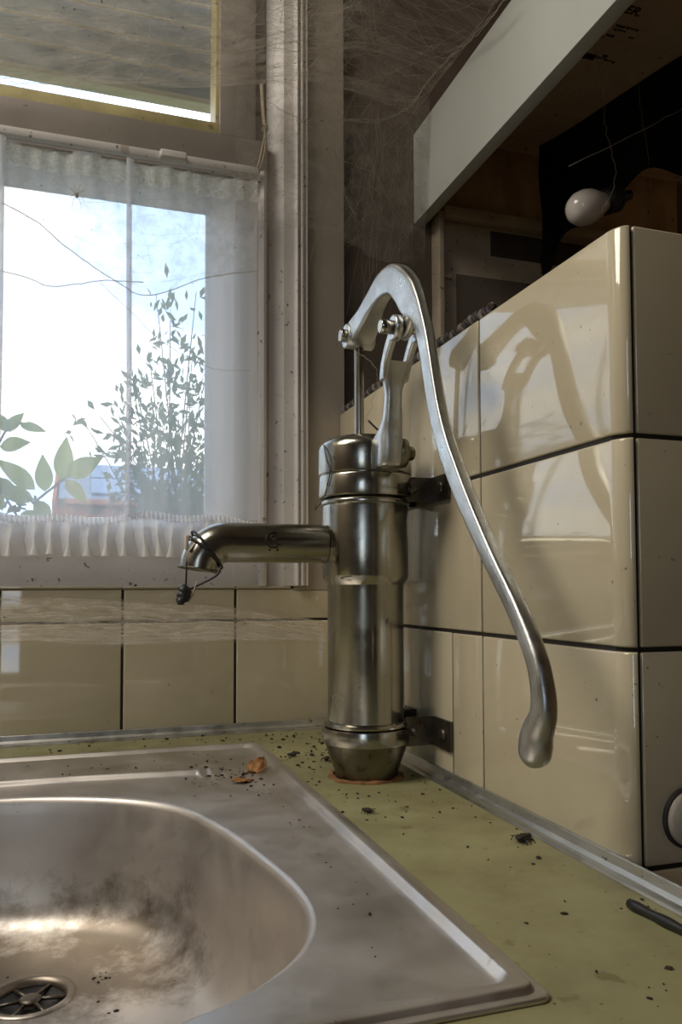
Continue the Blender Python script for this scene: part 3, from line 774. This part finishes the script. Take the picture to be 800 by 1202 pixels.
# bulb with its holder
bulb = thing('light_bulb', 'white opal pear bulb in a black holder against the black sheet', 'bulb', (.2560, -.250, .689))
Rm = Matrix.Translation((.256, -.25, .689)) @ Matrix.Rotation(math.radians(-22), 4, 'Y')
b = MB(); b.lathe([(.0005, -.0300), (.008, -.0292), (.0150, -.0250), (.0205, -.0165), (.0225, -.0060), (.0215, .0040), (.0180, .0130), (.0145, .0200), (.0128, .0260)], 'x', (0, 0, 0), 36)
b.v = [tuple(Matrix.Rotation(math.radians(-22), 4, 'Y') @ Vector(v)) for v in b.v]; b.build('bulb_glass', M['bulb'], bulb)
b = MB(); b.lathe([(.0130, .0255), (.0165, .0270), (.0170, .0460), (.0140, .0500), (.008, .0520), (.006, .070)], 'x', (0, 0, 0), 28)
b.v = [tuple(Matrix.Rotation(math.radians(-22), 4, 'Y') @ Vector(v)) for v in b.v]; b.build('socket', M['black'], bulb)
# alcove back board with its battens
alc = thing('alcove_board', 'painted board with a dark vent slot at the back of the stove alcove', 'board', (.160, 0, .50))
def A_(mb, name, m, label=None):
    o = mb.build(name, m, alc, 35); o.matrix_parent_inverse = Matrix.Translation((-.160, 0, -.50))
    if label: o['label'] = label
    return o
A_(MB().box(.1560, .1640, -.018, .0118, .455, .779, .001), 'edge_post', M['alcove'])
A_(MB().box(.1642, .62, -.004, .0118, .455, .777, .0008), 'panel', M['alcove'])
o = A_(MB().box(.1645, .62, -.022, -.0042, .7700, .7870, .002), 'batten', M['alcove'])
A_(MB().box(.2510, .50, -.0060, -.0042, .7250, .7650, .0004), 'vent_slot', M['slot'], 'dark vent slot')
A_(MB().box(.1900, .60, -.0065, -.0042, .455, .6880, .0006), 'lower_panel', M['brown_wall'], 'dark brown lower panel')
A_(MB().box(.1660, .1800, -.012, -.0042, .678, .684, .001), 'cleat', M['alcove'])

# dark braided trim lying along the top of the partition
br = thing('braided_trim', 'dark knotted braid trim lying along the top edge of the tiled partition', 'trim', (.012, -.2, .455))
b1, b2 = MB(), MB()
n = 560
for s, bb in ((0, b1), (1, b2), (2, b1)):
    P = []
    for k in range(n):
        y = .004-.447*k/(n-1); a = 2*PI*(-y)/.021+s*2*PI/3
        P.append(((.0105+.0044*math.cos(a))+.0008*math.sin(y*400), y, .4628+.0043*math.sin(a*1)+.0012*math.sin(y*90)))
    bb.tube(P, .0031, 6)
for bb, m in ((b1, 'braid_dark'), (b2, 'braid_light')):
    o = bb.build('strand', M[m], br); o.matrix_parent_inverse = Matrix.Translation((-.012, .2, -.455))

# ------------------------------------------------------------------ small things
# black cord looped round the spout mouth with a rubber plug
pl = thing('sink_plug', 'small black rubber plug tied with black cord round the spout end', 'plug', (-.262, -.31, .195))
def PL(mb, name, m):
    o = mb.build(name, m, pl); o.matrix_parent_inverse = Matrix.Translation((.262, .31, -.195)); return o
def pipe_loop(c, tilt, r, n=28, a0=0, a1=2*PI):
    out = []
    e1 = Vector((math.cos(tilt), 0, math.sin(tilt))); e2 = Vector((0, 1, 0))
    for k in range(n):
        a = a0+(a1-a0)*k/(n-1); out.append(tuple(Vector(c)+r*(math.cos(a)*e1+math.sin(a)*e2)))
    return out
b = MB(); b.tube(pipe_loop((-.2405, AY, .2355), math.radians(-42), SR+.0030, 40), .0013, 8)
b.tube(pipe_loop((-.2385, AY, .2375), math.radians(-52), SR+.0034, 40), .0013, 8)
b.tube(spline([(-.2275, -.3215, .2210), (-.232, -.324, .2120), (-.246, -.322, .2040), (-.2580, -.318, .1985)], 6), .0012, 8)
b.tube(spline([(-.2605, -.3180, .2250), (-.2610, -.3190, .212), (-.2612, -.3185, .200)], 6), .0009, 8)
PL(b, 'cord', M['black'])
b = MB()
for k in range(3):
    b.lathe([(.0058+.0008*k, -.004), (.0072, -.002), (.0066, .002), (.004, .004)], 'z', (0, 0, 0), 18)
    for i in range(len(b.v)-18*4, len(b.v)):
        v = Vector(b.v[i]); v = Matrix.Rotation(.5*k-.3, 4, 'Y') @ v; b.v[i] = (v.x-.2640+.0012*k, v.y-.318, v.z+.189+.0042*k)
b.lathe([(.0036, -.003), (.0036, .003)], 'x', (-.2665, -.322, .1865), 12)
PL(b, 'plug_body', M['black'])
b = MB(); b.tube(spline([(-.2510, -.320, .205), (-.2535, -.3215, .198), (-.2560, -.322, .191), (-.2595, -.322, .186)], 5), .0007, 6); PL(b, 'pale_thread', M['cord'])
b = MB(); b.box(-.2620, -.2585, -.3175, -.3130, .2370, .2510, .0008); pg = b.build('wooden_peg', M['hardboard']); tag(pg, 'short wooden peg wedged against the spout end', 'peg')
# thin wire hooked on the pump cap
b = MB(); th = math.radians(205)
def cap_pt(a, r, z): return (AX+r*math.cos(a), AY+r*math.sin(a), z)
b.tube(spline([cap_pt(math.radians(192), .0508, .349), cap_pt(math.radians(197), .0512, .335), cap_pt(math.radians(205), .0512, .320), cap_pt(math.radians(200), .0512, .305), cap_pt(math.radians(190), .0505, .292), (AX-.0555, AY-.006, .2835), (AX-.058, AY-.008, .2805), (AX-.056, AY-.004, .2865)], 6), .0004, 6)
b.tube(spline([cap_pt(math.radians(192), .0508, .349), cap_pt(math.radians(203), .0513, .338), cap_pt(math.radians(207), .0513, .325), cap_pt(math.radians(201), .0512, .305)], 6), .0004, 6)
o = b.build('thin_wire', M['black']); tag(o, 'thin dark wire hooked over the side of the pump cap', 'wire')
# twig on the pump cap
b = MB(); b.tube(spline([(-.0715, -.318, .3760), (-.0660, -.320, .3700), (-.0600, -.322, .3640)], 4), [.0011]*8+[.0017], 7)
b.tube([(-.062, -.322, .3655), (-.058, -.324, .3680)], .0008, 6); b.tube([(-.0605, -.321, .3640), (-.0560, -.326, .3622)], .0016, 6)
tag(b.build('dead_twig', M['twig']), 'little dark dead twig lying on top of the pump cap', 'twig')
# black stick on the worktop
b = MB(); P = [(-.0335+.0105*t, -.6780-.125*t, .0034) for t in [k/20 for k in range(21)]]
b.tube(P, [.0031+.0004*math.sin(k*1.7) for k in range(21)], 8); tag(b.build('black_stick', M['black']), 'black burnt stick lying on the worktop beside the metal strip', 'stick')
# round cap set in the end wall tile
rc = thing('round_cap', 'pale round cap set in the tiled end of the partition', 'cap', (.0475, YN-.001, .0375))
b = MB(); b.lathe([(.0215, YN-.0004), (.0215, YN-.0030), (.0195, YN-.0034)], 'y', (.0475, 0, .0375), 40, False, False); o = b.build('rim', M['braid_dark'], rc); o.matrix_parent_inverse = Matrix.Translation((-.0475, -YN+.001, -.0375))
b = MB(); b.lathe([(.0194, YN-.0004), (.0192, YN-.0040), (.016, YN-.0058), (.006, YN-.0066), (.001, YN-.0067)], 'y', (.0475, 0, .0375), 40); o = b.build('disc', M['plug_cap'], rc); o.matrix_parent_inverse = Matrix.Translation((-.0475, -YN+.001, -.0375))

# dry leaf and flies
def crumple(n, size, seed):
    random.seed(seed); m = MB(); V = []; F = []
    for i in range(n+1):
        for j in range(n+1):
            u, v = i/n-.5, j/n-.5
            w = max(.15, 1-(2*u)**2*1.0)
            V.append((u*size*1.5, v*size*w, size*.22*(1+noise.noise(Vector((u*4+seed, v*4, 0))))+size*.12*noise.noise(Vector((u*9, v*9, seed)))))
    for i in range(n):
        for j in range(n): a = i*(n+1)+j; F.append((a, a+n+1, a+n+2, a+1))
    m.add(V, F, True); return m
def solid(o, t): md = o.modifiers.new('thickness', 'SOLIDIFY'); md.thickness = t; return o
o = solid(crumple(10, .021, 3).build('dead_leaf', M['leaf_dry']), .0006); o.location = (-.1740, -.2380, .0020); o.rotation_euler = (.3, -.35, .8)
tag(o, 'curled orange brown dead leaf at the far corner of the sink', 'leaf', 'dead leaves')
o = solid(crumple(10, .015, 8).build('dead_leaf', M['leaf_dry']), .0006); o.location = (-.1985, -.2850, -.0015); o.rotation_euler = (0, .2, .2)
tag(o, 'dark crumbled dead leaf scrap in front of the curled leaf on the sink', 'leaf', 'dead leaves')
def fly(x, y, z, rz, s, label):
    f = thing('dead_fly', label, 'insect', (x, y, z), 'dead flies'); f.rotation_euler = (0, 0, rz)
    b = MB(); b.lathe([(.0002, -.0045*s), (.0014*s, -.0035*s), (.0020*s, -.0010*s), (.0017*s, .0018*s), (.0012*s, .0030*s), (.0013*s, .0042*s), (.0003, .0050*s)], 'x', (0, 0, .0021*s), 10); b.build('body', M['crumb'], f)
    for k in (-1, 1):
        b = MB(); b.add([(0, k*.0008*s, .003*s), (-.0058*s, k*.0030*s, .0034*s), (-.0062*s, k*.0012*s, .0032*s)], [(0, 1, 2)]); b.build('wing', M['twig'], f)
    for k in range(3):
        for q in (-1, 1):
            b = MB(); b.tube([(.002*s-.002*s*k, q*.001*s, .002*s), (.002*s-.0022*s*k, q*.0035*s, .0026*s), (.0022*s-.0026*s*k, q*.0050*s, .0003)], .00022*s, 4); b.build('leg', M['crumb'], f)
fly(-.0270, -.5440, 0, .3, 1.7, 'dead black fly on the open worktop below the lever end')
fly(-.1150, -.4300, 0, 2.2, 1.2, 'dead fly on the worktop beside the sink rim, in front of the pump')
fly(-.0870, -.2150+.0, 0, 1.0, 1.3, 'dead fly on the worktop close behind the pump foot')
fly(-.1190, -.1800, 0, 2.7, 1.2, 'dead fly on the worktop between sink corner and pump')
fly(-.3290, -.2020, .0021, .2, 1.0, 'dead fly on the back ledge of the sink')
# spider
spd = thing('spider', 'small pale long-legged spider on the net curtain', 'spider', (-.3700, -.030, .714))
b = MB(); b.lathe([(.0003, -.0045), (.0016, -.003), (.0018, -.0008), (.0009, .0006), (.0014, .0020), (.0004, .0032)], 'z', (0, 0, 0), 10); b.build('body', M['spider'], spd)
for q in (-1, 1):
    for k, (ux, uz) in enumerate([(.35, 1.0), (.75, .5), (.75, -.5), (.45, -1.1)]):
        b = MB(); b.tube([(q*.001, 0, .001), (q*.009*ux, -.003, .009*uz+.001), (q*.013*ux, 0, .015*uz)], .00028, 4); b.build('leg', M['spider'], spd)
# crumbs, mouse dirt: uncountable
random.seed(11)
b = MB()
def crumb(x, y, z, s):
    bm = bmesh.new(); bmesh.ops.create_icosphere(bm, subdivisions=1, radius=s)
    a = random.uniform(.5, 1.6); c_ = random.uniform(.35, .7); R_ = Matrix.Rotation(random.uniform(0, 6.3), 3, 'Z')
    for v in bm.verts:
        v.co = R_ @ Vector((v.co.x*a*random.uniform(.7, 1.3), v.co.y*random.uniform(.6, 1.1), v.co.z*c_))+Vector((x, y, z+s*c_*.7))
    b.bm(bm)
def sz(): return random.choice([.0006, .0008, .001, .0012, .0014, .002])*random.uniform(.8, 1.3)
for k in range(120):     # round the pump foot and along the back
    a = random.uniform(0, 6.28); r = .046+abs(random.gauss(0, .05))
    x, y = AX+r*math.cos(a)*.9, AY+r*math.sin(a)*1.6
    if -.136 < x < -.015 and -.6 < y < -.015: crumb(x, y, 0, sz())
for k in range(90): crumb(random.uniform(-.135, -.015), random.uniform(-.27, -.014), 0, sz())
for k in range(70): crumb(random.uniform(-.7, -.14), random.uniform(-.095, -.014), 0, sz())
for k in range(70): crumb(random.uniform(-.125, -.015), random.uniform(-.9, -.3), 0, sz()*.8)
for k in range(60):
    x, y = random.gauss(-.20, .03), random.gauss(-.255, .035)
    if x < -.165 and y < -.14: crumb(x, y, panel_h(x, y), sz())
for k in range(50):
    x, y = random.uniform(-.6, -.17), random.uniform(-.255, -.135)
    if abs(y+.236) > .012: crumb(x, y, panel_h(x, y), sz()*.8)
for k in range(16): crumb(random.uniform(-.135, -.06), random.uniform(-.19, -.03), 0, random.uniform(.0018, .0036))
for k in range(8): crumb(random.gauss(-.19, .012), random.gauss(-.25, .012), .0003, random.uniform(.0014, .0026))
for k in range(26):
    y = random.uniform(-.70, -.3); x = random.uniform(-.205, -.175); crumb(x, y, .0002, sz()*.6)
for k in range(90): # bottom of the bowl
    a = random.uniform(0, 6.28); r = .04+abs(random.gauss(0, .05)); x, y = DX+r*math.cos(a)*1.3, DY+r*math.sin(a)
    if (x-BCX)**2/.17**2+(y-BCY)**2/.16**2 < 1: crumb(x, y, -.1222, sz())
for k in range(90):  # wisp of dirt right of the drain
    t = random.random(); crumb(-.345+.075*t+random.gauss(0, .004), -.400+.03*t*t+random.gauss(0, .006), -.1212, sz()*.8)
for k in range(40): crumb(random.uniform(-.3, -.07), random.uniform(.004, .02), .2028, sz())
o = b.build('crumbs', M['crumb']); tag(o, 'dark crumbs and droppings scattered over worktop and sink', 'crumbs', kind='stuff')

# ------------------------------------------------------------------ spider webs (uncountable threads)
def web_sheet(name, label, edge_a, edge_b, nu, nv, film, sag=0., threads=300, thick=.00018, seed=1, bits=40, film_wob=.006):
    """film stretched between two edge curves, with threads and caught dirt. One stuff object with film, threads, dirt children."""
    random.seed(seed)
    A = spline(edge_a, nu//(len(edge_a)-1)); B = spline(edge_b, nu//(len(edge_b)-1)); n = min(len(A), len(B)); A, B = A[:n], B[:n]
    def pt(u, v):
        i = min(n-1.001, max(0, u*(n-1))); k = int(i); f = i-k
        a = Vector(A[k]).lerp(Vector(A[k+1]), f); c_ = Vector(B[k]).lerp(Vector(B[k+1]), f)
        p = a.lerp(c_, v); p.z -= sag*math.sin(PI*min(1, max(0, u)))*math.sin(PI*v)
        q = film_wob*noise.noise(p*14); return p+Vector((0, q*.3, q))
    r = bpy.data.objects.new(name, None); COL.objects.link(r); tag(r, label, 'spider web', 'cobwebs', 'stuff')
    m = MB(); m.loft([[pt(i/(nu-1), j/(nv-1)) for i in range(nu)] for j in range(nv)], closed=False)
    m.build('web_film', film, r)['kind'] = 'stuff'
    m = MB()
    for k in range(threads):
        u, v = random.random(), random.random(); a = random.gauss(0, .9); l = random.uniform(.08, .5)
        du, dv = math.cos(a)*l, math.sin(a)*l*1.4; ln = random.uniform(-.004, .004); cu = random.gauss(0, .06)
        P = []
        for q in range(7):
            t = q/6-.5; uu = min(.999, max(0, u+du*t+cu*t*t)); vv = min(1, max(0, v+dv*t-cu*t*t*2))
            p = pt(uu, vv); p.z += ln; P.append(p)
        m.tube(P, thick*random.uniform(.5, 1.5), 3, False)
    m.build('web_threads', M['web_thread'], r)['kind'] = 'stuff'
    if bits:
        global b
        b = MB()
        for k in range(bits):
            p = pt(random.random(), random.random()); crumb(p.x, p.y, p.z, random.uniform(.0004, .0014))
        b.build('web_dirt', M['crumb'], r)['kind'] = 'stuff'
    return r
# hammock web under the ceiling corner, from the window head to the hood board
web_sheet('cobweb', 'dense dusty cobweb sheet hung across the top of the window',
          [(-.75, -.018, .845), (-.47, -.018, .853), (-.30, -.018, .884), (-.18, -.018, .905), (-.055, -.018, .9405), (.0, -.012, .9430), (.122, -.01, .930)],
          [(-.75, -.34, .93), (-.47, -.34, .95), (-.30, -.34, .965), (-.18, -.34, .975), (-.055, -.34, .99), (.0, -.34, .985), (.122, -.34, .925)],
          67, 26, M['web_film'], .012, 700, .00016, 3, 120)
web_sheet('cobweb', 'thin grey cobweb veil in the corner between window and white hood board',
          [(-.16, -.020, .70), (-.06, -.028, .715), (.005, -.030, .70), (.06, -.03, .68), (.122, -.035, .69)],
          [(-.16, -.035, .905), (-.06, -.045, .935), (.005, -.05, .938), (.06, -.055, .93), (.122, -.06, .92)],
          33, 20, M['web_film_pale'], 0, 260, .00011, 4, 25)
web_sheet('cobweb', 'pale cobweb hammock in front of the low tiles beneath the window',
          [(-.62, -.006, .192), (-.4565, -.006, .188), (-.305, -.006, .182), (-.155, -.006, .170), (-.03, -.006, .150)],
          [(-.62, -.15, .150), (-.4565, -.15, .142), (-.305, -.15, .136), (-.155, -.14, .136), (-.05, -.10, .128)],
          41, 14, M['web_film_low'], .006, 260, .00016, 5, 16)
web_sheet('cobweb', 'cobweb drape with curved lower edge hanging in front of the net curtain',
          [(-.70, -.033, .75), (-.4565, -.033, .685), (-.38, -.033, .638), (-.32, -.033, .602), (-.277, -.033, .588), (-.20, -.033, .622), (-.135, -.033, .640)],
          [(-.70, -.034, .79), (-.4565, -.034, .77), (-.38, -.034, .77), (-.32, -.034, .77), (-.277, -.034, .77), (-.20, -.034, .77), (-.135, -.034, .77)],
          49, 8, M['web_film_pale'], 0, 50, .00014, 6, 26, .001)
# single long threads, gathered in one object per spot
random.seed(9)
m = MB()
def strand(P, r=.00028, jit=.002):
    Q = spline(P, 8); m.tube([(x+random.gauss(0, jit), y+random.gauss(0, jit), z+random.gauss(0, jit)) for x, y, z in Q], r, 4, False)
strand([(-.70, -.034, .755), (-.4565, -.034, .687), (-.38, -.034, .640), (-.32, -.034, .604), (-.277, -.034, .590), (-.20, -.034, .624), (-.13, -.034, .642)], .0007, .0003)
strand([(-.70, -.034, .62), (-.4565, -.034, .600), (-.40, -.034, .588), (-.34, -.034, .602), (-.285, -.034, .607)], .0007, .0003)
strand([(-.34, -.034, .600), (-.30, -.034, .565), (-.26, -.034, .53), (-.20, -.034, .50), (-.14, -.034, .50)], .0004, .0004)
o = m.build('cobweb_threads', M['web_thread']); tag(o, 'curved grey web edges sagging across the net curtain', 'spider web', 'cobwebs', 'stuff')
m = MB()
for q in range(3):
    o_ = q*.0025
    strand([(-.075, -.03, .866+o_), (-.0063, -.03-o_, .8817), (.0469, -.03, .8885+o_), (.0769, -.032, .9050), (.105, -.03, .929-o_), (.112, -.070, .937), (.110, -.145-o_*3, .921), (.106, -.238, .8935+o_), (.104, -.31, .885)], .0004, .0008)
strand([(.0469, -.03, .889), (.05, -.03, .86), (.044, -.03, .80)], .0003, .0008)
strand([(-.055, -.02, .88), (-.02, -.02, .84), (.0, -.025, .78), (.02, -.03, .73)], .0004, .001)
strand([(-.115, -.015, .90), (-.05, -.02, .87), (.0, -.02, .83), (.05, -.02, .82)], .0004, .001)
strand([(.305, -.29, .903), (.306, -.29, .82), (.318, -.29, .74), (.32, -.29, .69)], .0002, .0006)
strand([(.20, -.29, .712), (.27, -.295, .752), (.363, -.30, .809), (.45, -.31, .86)], .0007, .0004)
strand([(.235, -.29, .903), (.2523, -.29, .808), (.2545, -.29, .770), (.2678, -.29, .7128), (.2545, -.29, .678), (.249, -.283, .665)], .0004, .0010)
for k in range(26):
    x = random.uniform(-.03, .12); strand([(x, -.03, random.uniform(.86, .93)), (x-.01, -.03, random.uniform(.72, .8)), (x-random.uniform(0, .05), -.022, random.uniform(.58, .68))], .00014, .001)
strand([(-.0765, -.30, .455), (-.062, -.32, .43), (-.060, -.30, .40), (-.067, -.29, .38)], .0003, .001)
o = m.build('cobweb_threads', M['web_thread']); tag(o, 'loose cobweb strands strung about the white hood board and alcove', 'spider web', 'cobwebs', 'stuff')

# ------------------------------------------------------------------ garden outside
b = MB().box(-40, 40, -40, 60, -1.05, -1.0); struct('ground', b, M['grass'], 'grass outside the window')
# slatted canopy above the window outside
can = thing('slatted_canopy', 'weathered slatted canopy outside above the transom light', 'canopy', (-.6, .3, 1.2))
def CN(mb, name, m):
    o = mb.build(name, m, can, 30); o.matrix_parent_inverse = Matrix.Translation((.6, -.3, -1.2)); return o
for k in range(9):
    zc = 1.010+.0555*k; yc = .20+.020*k
    o = CN(MB().box(-1.6, .3, yc-.006, yc+.004, zc, zc+.046, .002), 'slat', M['soffit'])
    o = CN(MB().box(-1.6, .3, yc-.024, yc+.002, zc-.011, zc-.0015, .0015), 'batten', M['batten'])
for x in (-1.5, -.55, .25):
    P = [(x, .195, .96), (x, .40, 1.52)]
    CN(MB().tube([(x, .225, .96), (x, .41, 1.52)], .012, 6), 'rafter', M['batten'])
# house beyond the garden
hs = thing('house', 'orange brick house with blue grey solar panel roof beyond the garden', 'house', (1, 20, -.95))
def HS(mb, name, m):
    o = mb.build(name, m, hs, 30); o.matrix_parent_inverse = Matrix.Translation((-1, -20, .95)); return o
HS(MB().box(-1.15, 12, 20, 26, -.95, 2.5), 'wall', M['house_brick'])
b = MB(); b.add([(-1.15, 20, 2.5), (-1.15, 26, 2.5), (-1.15, 23, 3.75), (-1.05, 20, 2.5), (-1.05, 26, 2.5), (-1.05, 23, 3.75)], [(0, 1, 2), (3, 5, 4), (0, 3, 4, 1), (1, 4, 5, 2), (2, 5, 3, 0)]); HS(b, 'gable', M['house_brick'])
b = MB(); b.add([(-1.0, 19.7, 2.42), (12, 19.7, 2.42), (12, 23, 3.82), (-1.0, 23, 3.82), (-1.0, 26.3, 2.42), (12, 26.3, 2.42), (-1.0, 19.7, 2.5), (12, 19.7, 2.5), (12, 23, 3.9), (-1.0, 23, 3.9), (-1.0, 26.3, 2.5), (12, 26.3, 2.5)], [(6, 7, 8, 9), (9, 8, 11, 10), (0, 3, 2, 1), (3, 4, 5, 2), (0, 1, 7, 6), (4, 10, 11, 5), (0, 6, 9, 3), (3, 9, 10, 4), (1, 2, 8, 7), (2, 5, 11, 8)]); HS(b, 'roof', M['roof'])
for k in range(6):
    for j in range(2):
        x0 = -.2+k*1.1; t0 = .12+j*.42; t1 = t0+.38
        f = lambda x, t, up: (x, 19.7+3.3*t, 2.5+1.4*t+up)
        b = MB(); b.add([f(x0, t0, .02), f(x0+1.04, t0, .02), f(x0+1.04, t1, .02), f(x0, t1, .02), f(x0, t0, .07), f(x0+1.04, t0, .07), f(x0+1.04, t1, .07), f(x0, t1, .07)], [(4, 5, 6, 7), (0, 1, 5, 4), (1, 2, 6, 5), (2, 3, 7, 6), (3, 0, 4, 7)]); HS(b, 'solar_panel', M['solar'])
HS(MB().box(-1.0, 12, 19.55, 19.7, 2.36, 2.5, .02), 'gutter', M['eave'])
# hedge in front of the house
random.seed(3)
b = MB()
for k in range(2600):
    x = random.uniform(-9, 9); y = 12+random.uniform(-.5, .5); z = random.uniform(-.95, 1.64+.16*noise.noise(Vector((x*1.3, 0, 0))))
    s = random.uniform(.06, .14); d = Vector((random.gauss(0, 1), random.gauss(0, 1), random.gauss(0, 1))).normalized(); e = d.orthogonal().normalized()
    c_ = Vector((x, y, z)); g = d.cross(e)
    b.add([c_+e*s, c_+g*s*.6, c_-e*s, c_-g*s*.6], [(0, 1, 2, 3)])
hd = b.build('hedge', M['hedge']); tag(hd, 'low clipped hedge in front of the orange house', 'hedge', kind='stuff')
# shrub with small leaves right outside the window
sh = thing('garden_shrub', 'tall thin shrub with small leaves outside behind the net curtain', 'shrub', (-.05, 2.0, -.95))
def SH(mb, name, m):
    o = mb.build(name, m, sh); o.matrix_parent_inverse = Matrix.Translation((.05, -2.0, .95)); return o
random.seed(17)
bw, lf = MB(), MB()
def leafquad(mb, p, d, s):
    d = Vector(d).normalized(); e = (d.orthogonal()).normalized(); e = Matrix.Rotation(random.uniform(0, 6.3), 3, d) @ e
    up = d.cross(e)
    mb.add([p, p+d*s*.5+e*s*.2+up*.05*s, p+d*s, p+d*s*.5-e*s*.2+up*.05*s], [(0, 1, 2), (0, 2, 3)])
root = Vector((-.02, 2.0, -.95))
tips = [(-.10, 1.36), (-.05, 1.30), (.02, 1.28), (.08, 1.22), (.13, 1.15), (-.13, 1.12), (-.17, 1.05), (-.2, .97), (-.24, .92), (-.36, .84), (-.31, .80), (-.22, .76), (.18, 1.1), (.22, .95), (.05, .98), (-.06, .95), (.12, .85), (-.1, .78), (.0, .72), (.2, .75), (-.16, .64), (.08, .62), (.25, 1.2), (.3, 1.0), (.3, .8)]
for i, (tx_, tz_) in enumerate(tips):
    ty = 2.0+random.uniform(-.35, .35); f0 = random.uniform(.15, .5)
    s0 = root+Vector((random.gauss(0, .03), random.gauss(0, .03), 1.0+f0*.5))
    P = spline([tuple(root), tuple(root.lerp(s0, .5)), tuple(s0), tuple(s0.lerp(Vector((tx_, ty, tz_)), .55)+Vector((0, 0, .05))), (tx_, ty, tz_)], 6)
    bw.tube(P, [.0042*(1-k/len(P))+.0012 for k in range(len(P))], 5)
    for k in range(6, len(P)):
        p = Vector(P[k])
        for q in range(8 if k < len(P)-3 else 3):
            d = (Vector(P[min(k+1, len(P)-1)])-Vector(P[k-1])).normalized()+Vector((random.gauss(0, .7), random.gauss(0, .7), random.gauss(0, .6)))
            leafquad(lf, p+Vector((random.gauss(0, .03), random.gauss(0, .03), random.gauss(0, .03))), d, random.uniform(.035, .060))
SH(bw, 'branches', M['bark'])
o = SH(lf, 'small_leaves', M['shrub_leaf']); o['kind'] = 'stuff'
# broad leaved plant close to the pane
pt_ = thing('broad_leaf_plant', 'broad leaved plant with yellowish leaves just outside the window', 'plant', (-.45, .5, -.95))
def PT(mb, name, m):
    o = mb.build(name, m, pt_); o.matrix_parent_inverse = Matrix.Translation((.45, -.5, .95)); return o
stems = [[(-.45, .5, -.95), (-.455, .5, -.1), (-.447, .5, .33), (-.445, .5, .372)], [(-.447, .5, .365), (-.415, .49, .392), (-.385, .49, .418)], [(-.45, .5, .30), (-.49, .5, .36), (-.52, .51, .43), (-.50, .51, .50), (-.47, .51, .518)], [(-.446, .5, .36), (-.47, .5, .385), (-.51, .5, .41)]]
b = MB()
for s_ in stems: b.tube(spline(s_, 6), .0022, 6)
PT(b, 'stem', M['stem'])
def leaf_mesh(p, tip, w, cup=.15):
    p, tip = Vector(p), Vector(tip); d = tip-p; L_ = d.length; d.normalize()
    side = d.cross(Vector((0, -1, .25))).normalized(); up = side.cross(d)
    V, F = [], []; n = 8
    for i in range(n+1):
        t = i/n; ww = w*math.sin(PI*min(1, t**.8))*(1-.15*t)+.0005
        for j in (-1, -.5, 0, .5, 1):
            V.append(p+d*L_*t+side*ww*j+up*(abs(j)*ww*cup-.2*L_*(t-.5)**2*.6))
    for i in range(n):
        for j in range(4): a = i*5+j; F.append((a, a+1, a+6, a+5))
    return MB().add(V, F, True)
for p_, t_, w in [((-.398, .495, .408), (-.390, .47, .488), .019), ((-.388, .49, .416), (-.325, .47, .452), .021), ((-.392, .49, .410), (-.350, .47, .362), .014),
                  ((-.428, .495, .385), (-.432, .47, .452), .017), ((-.440, .5, .37), (-.420, .47, .315), .016), ((-.447, .5, .37), (-.520, .48, .388), .017),
                  ((-.445, .5, .39), (-.512, .47, .440), .018), ((-.50, .51, .50), (-.468, .5, .535), .012), ((-.475, .51, .515), (-.428, .5, .502), .010),
                  ((-.49, .51, .50), (-.530, .5, .535), .013), ((-.51, .51, .47), (-.455, .49, .478), .016), ((-.51, .5, .41), (-.475, .47, .360), .014), ((-.52, .5, .42), (-.50, .47, .345), .014), ((-.445, .5, .35), (-.475, .47, .315), .013)]:
    PT(leaf_mesh(p_, t_, w), 'leaf', M['leaf'])
